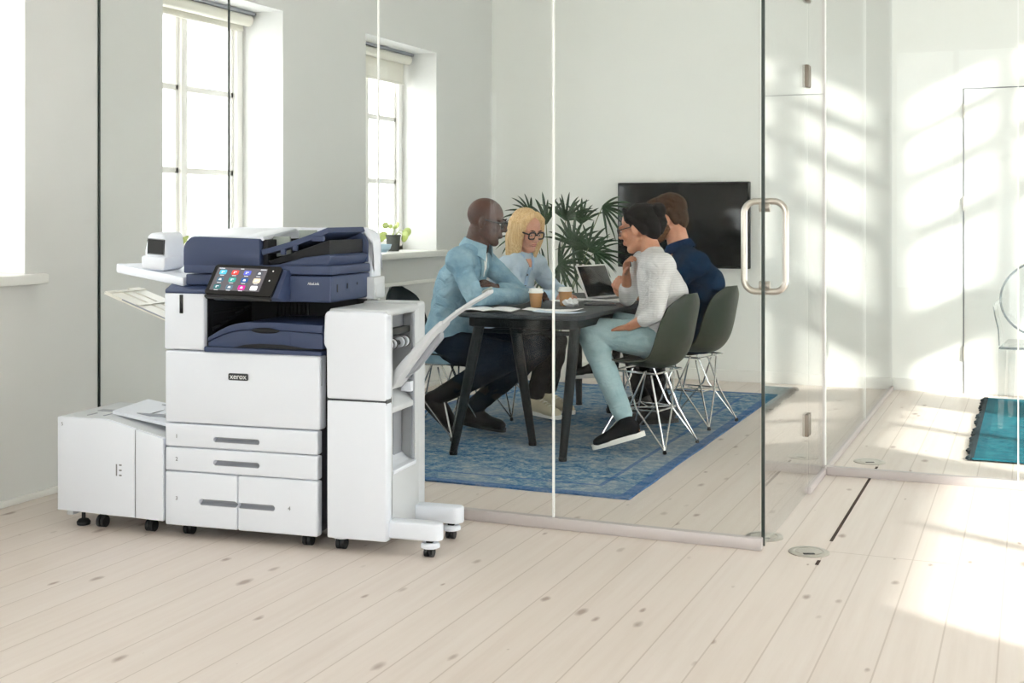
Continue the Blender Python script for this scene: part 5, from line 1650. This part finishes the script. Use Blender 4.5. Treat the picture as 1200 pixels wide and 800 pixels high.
hb = m.fuse('hair', 'hair_black', p3.root, 0.005, 4, p3.off, (0.002, 40.0))
m = MB().ball(H(0.0, -0.125, 0.062), V((0.040, 0.036, 0.042)) * k, R, 24).ball(H(0, -0.105, 0.05), V((0.03, 0.03, 0.03)) * k, R, 18)
m.limb([H(0.0, -0.12, 0.05), H(0.01, -0.128, 0.0), H(0.005, -0.11, -0.045)], [0.026 * k, 0.024 * k, 0.012 * k], 12)
m.fuse('hair_bun', 'hair_black', hb, 0.005, 3, p3.off, (0.004, 45.0))
m = MB(); torso(m, J, 0.014, 0.96, 1.05)
arm(m, J['shL'], eL, wL, 0.009, 1.0, 0.42); arm(m, J['shR'], eR, wR, 0.009, 1.0, 0.36)
m.loft([(J['pelvis'] + V((0, 0, 0.06)), V((0, 0.16, 0)), V((0.118, 0, 0.03))), (J['pelvis'] + V((0.0, 0, -0.02)), V((0, 0.165, 0)), V((0.13, 0, 0.03)))], 30)
m.fuse('grey_sweater', 'grey_sweater', p3.root, 0.0065, 10, p3.off, (0.006, 10.0))
m = MB(); leg(m, hL, kL, aL, 0.012, 1.0, 0.93); leg(m, hR, kR, aR, 0.012, 1.0, 0.9)
m.ball(J['pelvis'] + V((-0.005, 0, -0.01)), (0.14, 0.175, 0.11), None, 24)
m.fuse('jeans', 'light_jeans', p3.root, 0.0065, 4, p3.off, (0.0055, 10.0))
for an, td in ((aL, tL), (aR, tR)):
    m = MB(); hd = foot(m, an - V((0, 0, 0.006)), td, 0.25, 0.006)
    b = m.fuse('sneaker', 'sneaker_black', p3.root, 0.006, 3, p3.off)
    sole(*hd, 0.25, 'shoe_sole', 'sole', b, p3.off, 0.026)

# ---- 4: man in the navy shirt, far right
p4 = Person('brown haired man in a navy shirt sitting behind the woman in the grey sweater', (-1.86, 7.24, 0))
Y = 7.24
J = dict(pelvis=at_y(811, 392, Y), chest=at_y(818, 335, Y), neck=at_y(797, 292, Y), shL=at_y(816, 309, Y - 0.185), shR=at_y(786, 305, Y + 0.19))
J['hunch'] = V((0.03, 0, 0.01))
H = p4.head(at_y(781, 256, Y), (-0.97, -0.20, -0.28), 1.10)
p4.neck(J['neck'], 0.058)
torso(p4.body, J, 0.0, 1.06)
eL, wL = at_y(772, 350, 7.00), at_y(735, 343, 6.93)
eR, wR = at_y(752, 339, 7.48), at_y(728, 341, 7.34)
arm(p4.body, J['shL'], eL, wL); arm(p4.body, J['shR'], eR, wR)
p4.hand(wL, at_y(716, 327, 6.95) - wL, V((0.2, 0.7, 0.1)), 1, 0.85, 1.05)
p4.hand(wR, V((-0.9, -0.2, 0.0)), V((0, 0, -1)), 1, 0.4, 1.0)
kL, aL = at_y(744, 392, 7.06), at_y(778, 476, 7.00)
kR, aR = at_y(738, 388, 7.40), at_y(752, 464, 7.42)
hL, hR = J['pelvis'] + V((-0.02, -0.09, 0)), J['pelvis'] + V((-0.02, 0.09, 0))
leg(p4.body, hL, kL, aL); leg(p4.body, hR, kR, aR)
tL = (-0.95, -0.18, -0.08); tR = (-0.97, 0.0, -0.06)
foot(p4.body, aL, tL); foot(p4.body, aR, tR)
p4.finish('skin_pale'); p4.face('lips', 'hair_brown')
m = MB(); k, R = p4.hk, p4.hR
m.ball(H(0, -0.028, 0.050), V((0.083, 0.101, 0.086)) * k, R, 28)
m.ball(H(0, 0.040, 0.098), V((0.058, 0.045, 0.030)) * k, R, 22)
m.ball(H(0, -0.078, 0.0), V((0.066, 0.042, 0.080)) * k, R, 22)
for s in (-1, 1):
    m.limb([H(s * 0.06, 0.045, 0.078), H(s * 0.074, 0.012, 0.045), H(s * 0.074, 0.010, 0.0)], [0.022 * k, 0.014 * k, 0.008 * k], 12)
    m.limb([H(s * 0.070, -0.03, 0.03), H(s * 0.062, -0.05, -0.03)], [0.022 * k, 0.018 * k], 12)
m.fuse('hair', 'hair_brown', p4.root, 0.005, 3, p4.off, (0.0035, 40.0))
m = MB(); k = p4.hk
for s in (-1, 1):
    m.limb([H(s * 0.071, 0.006, -0.01), H(s * 0.060, 0.006, -0.055), H(s * 0.030, 0.055, -0.100), H(0, 0.074, -0.105)], [0.006 * k, 0.017 * k, 0.017 * k, 0.016 * k], 12)
    m.limb([H(s * 0.026, 0.082, -0.058), H(s * 0.024, 0.078, -0.085)], [0.008 * k, 0.012 * k], 10)
m.fuse('beard', 'beard', p4.root, 0.005, 3, p4.off, (0.002, 40.0))
m = MB(); torso(m, J, 0.016, 1.06, 1.06)
arm(m, J['shL'], eL, wL, 0.015, 1.0, 0.35); arm(m, J['shR'], eR, wR, 0.014, 1.0, 0.5)
m.loft([(J['pelvis'] + V((0, 0, 0.06)), V((0, 0.165, 0)), V((0.12, 0, 0.03))), (J['pelvis'] + V((0.0, 0, -0.03)), V((0, 0.17, 0)), V((0.135, 0, 0.03)))], 30)
m.fuse('navy_shirt', 'navy_shirt', p4.root, 0.0065, 12, p4.off, (0.0075, 10.0))
collar(p4, J['neck'] + V((0.004, 0, 0.004)), J['neck'] - J['chest'] + V((0, 0, 0.15)), (-1, 0.1, 0), 0.066, 'navy_collar')
m = MB(); leg(m, hL, kL, aL, 0.013, 1.0, 0.97); leg(m, hR, kR, aR, 0.013, 1.0, 0.97)
m.ball(J['pelvis'] + V((0, 0, -0.01)), (0.15, 0.185, 0.11), None, 24)
m.fuse('trousers', 'black_trousers', p4.root, 0.0065, 4, p4.off, (0.006, 10.0))
for an, td in ((aL, tL), (aR, tR)):
    m = MB(); hd = foot(m, an, td, 0.275, 0.010)
    b = m.fuse('shoe', 'rubber', p4.root, 0.006, 3, p4.off)
    sole(*hd, 0.275, 'shoe_sole', 'black', b, p4.off)
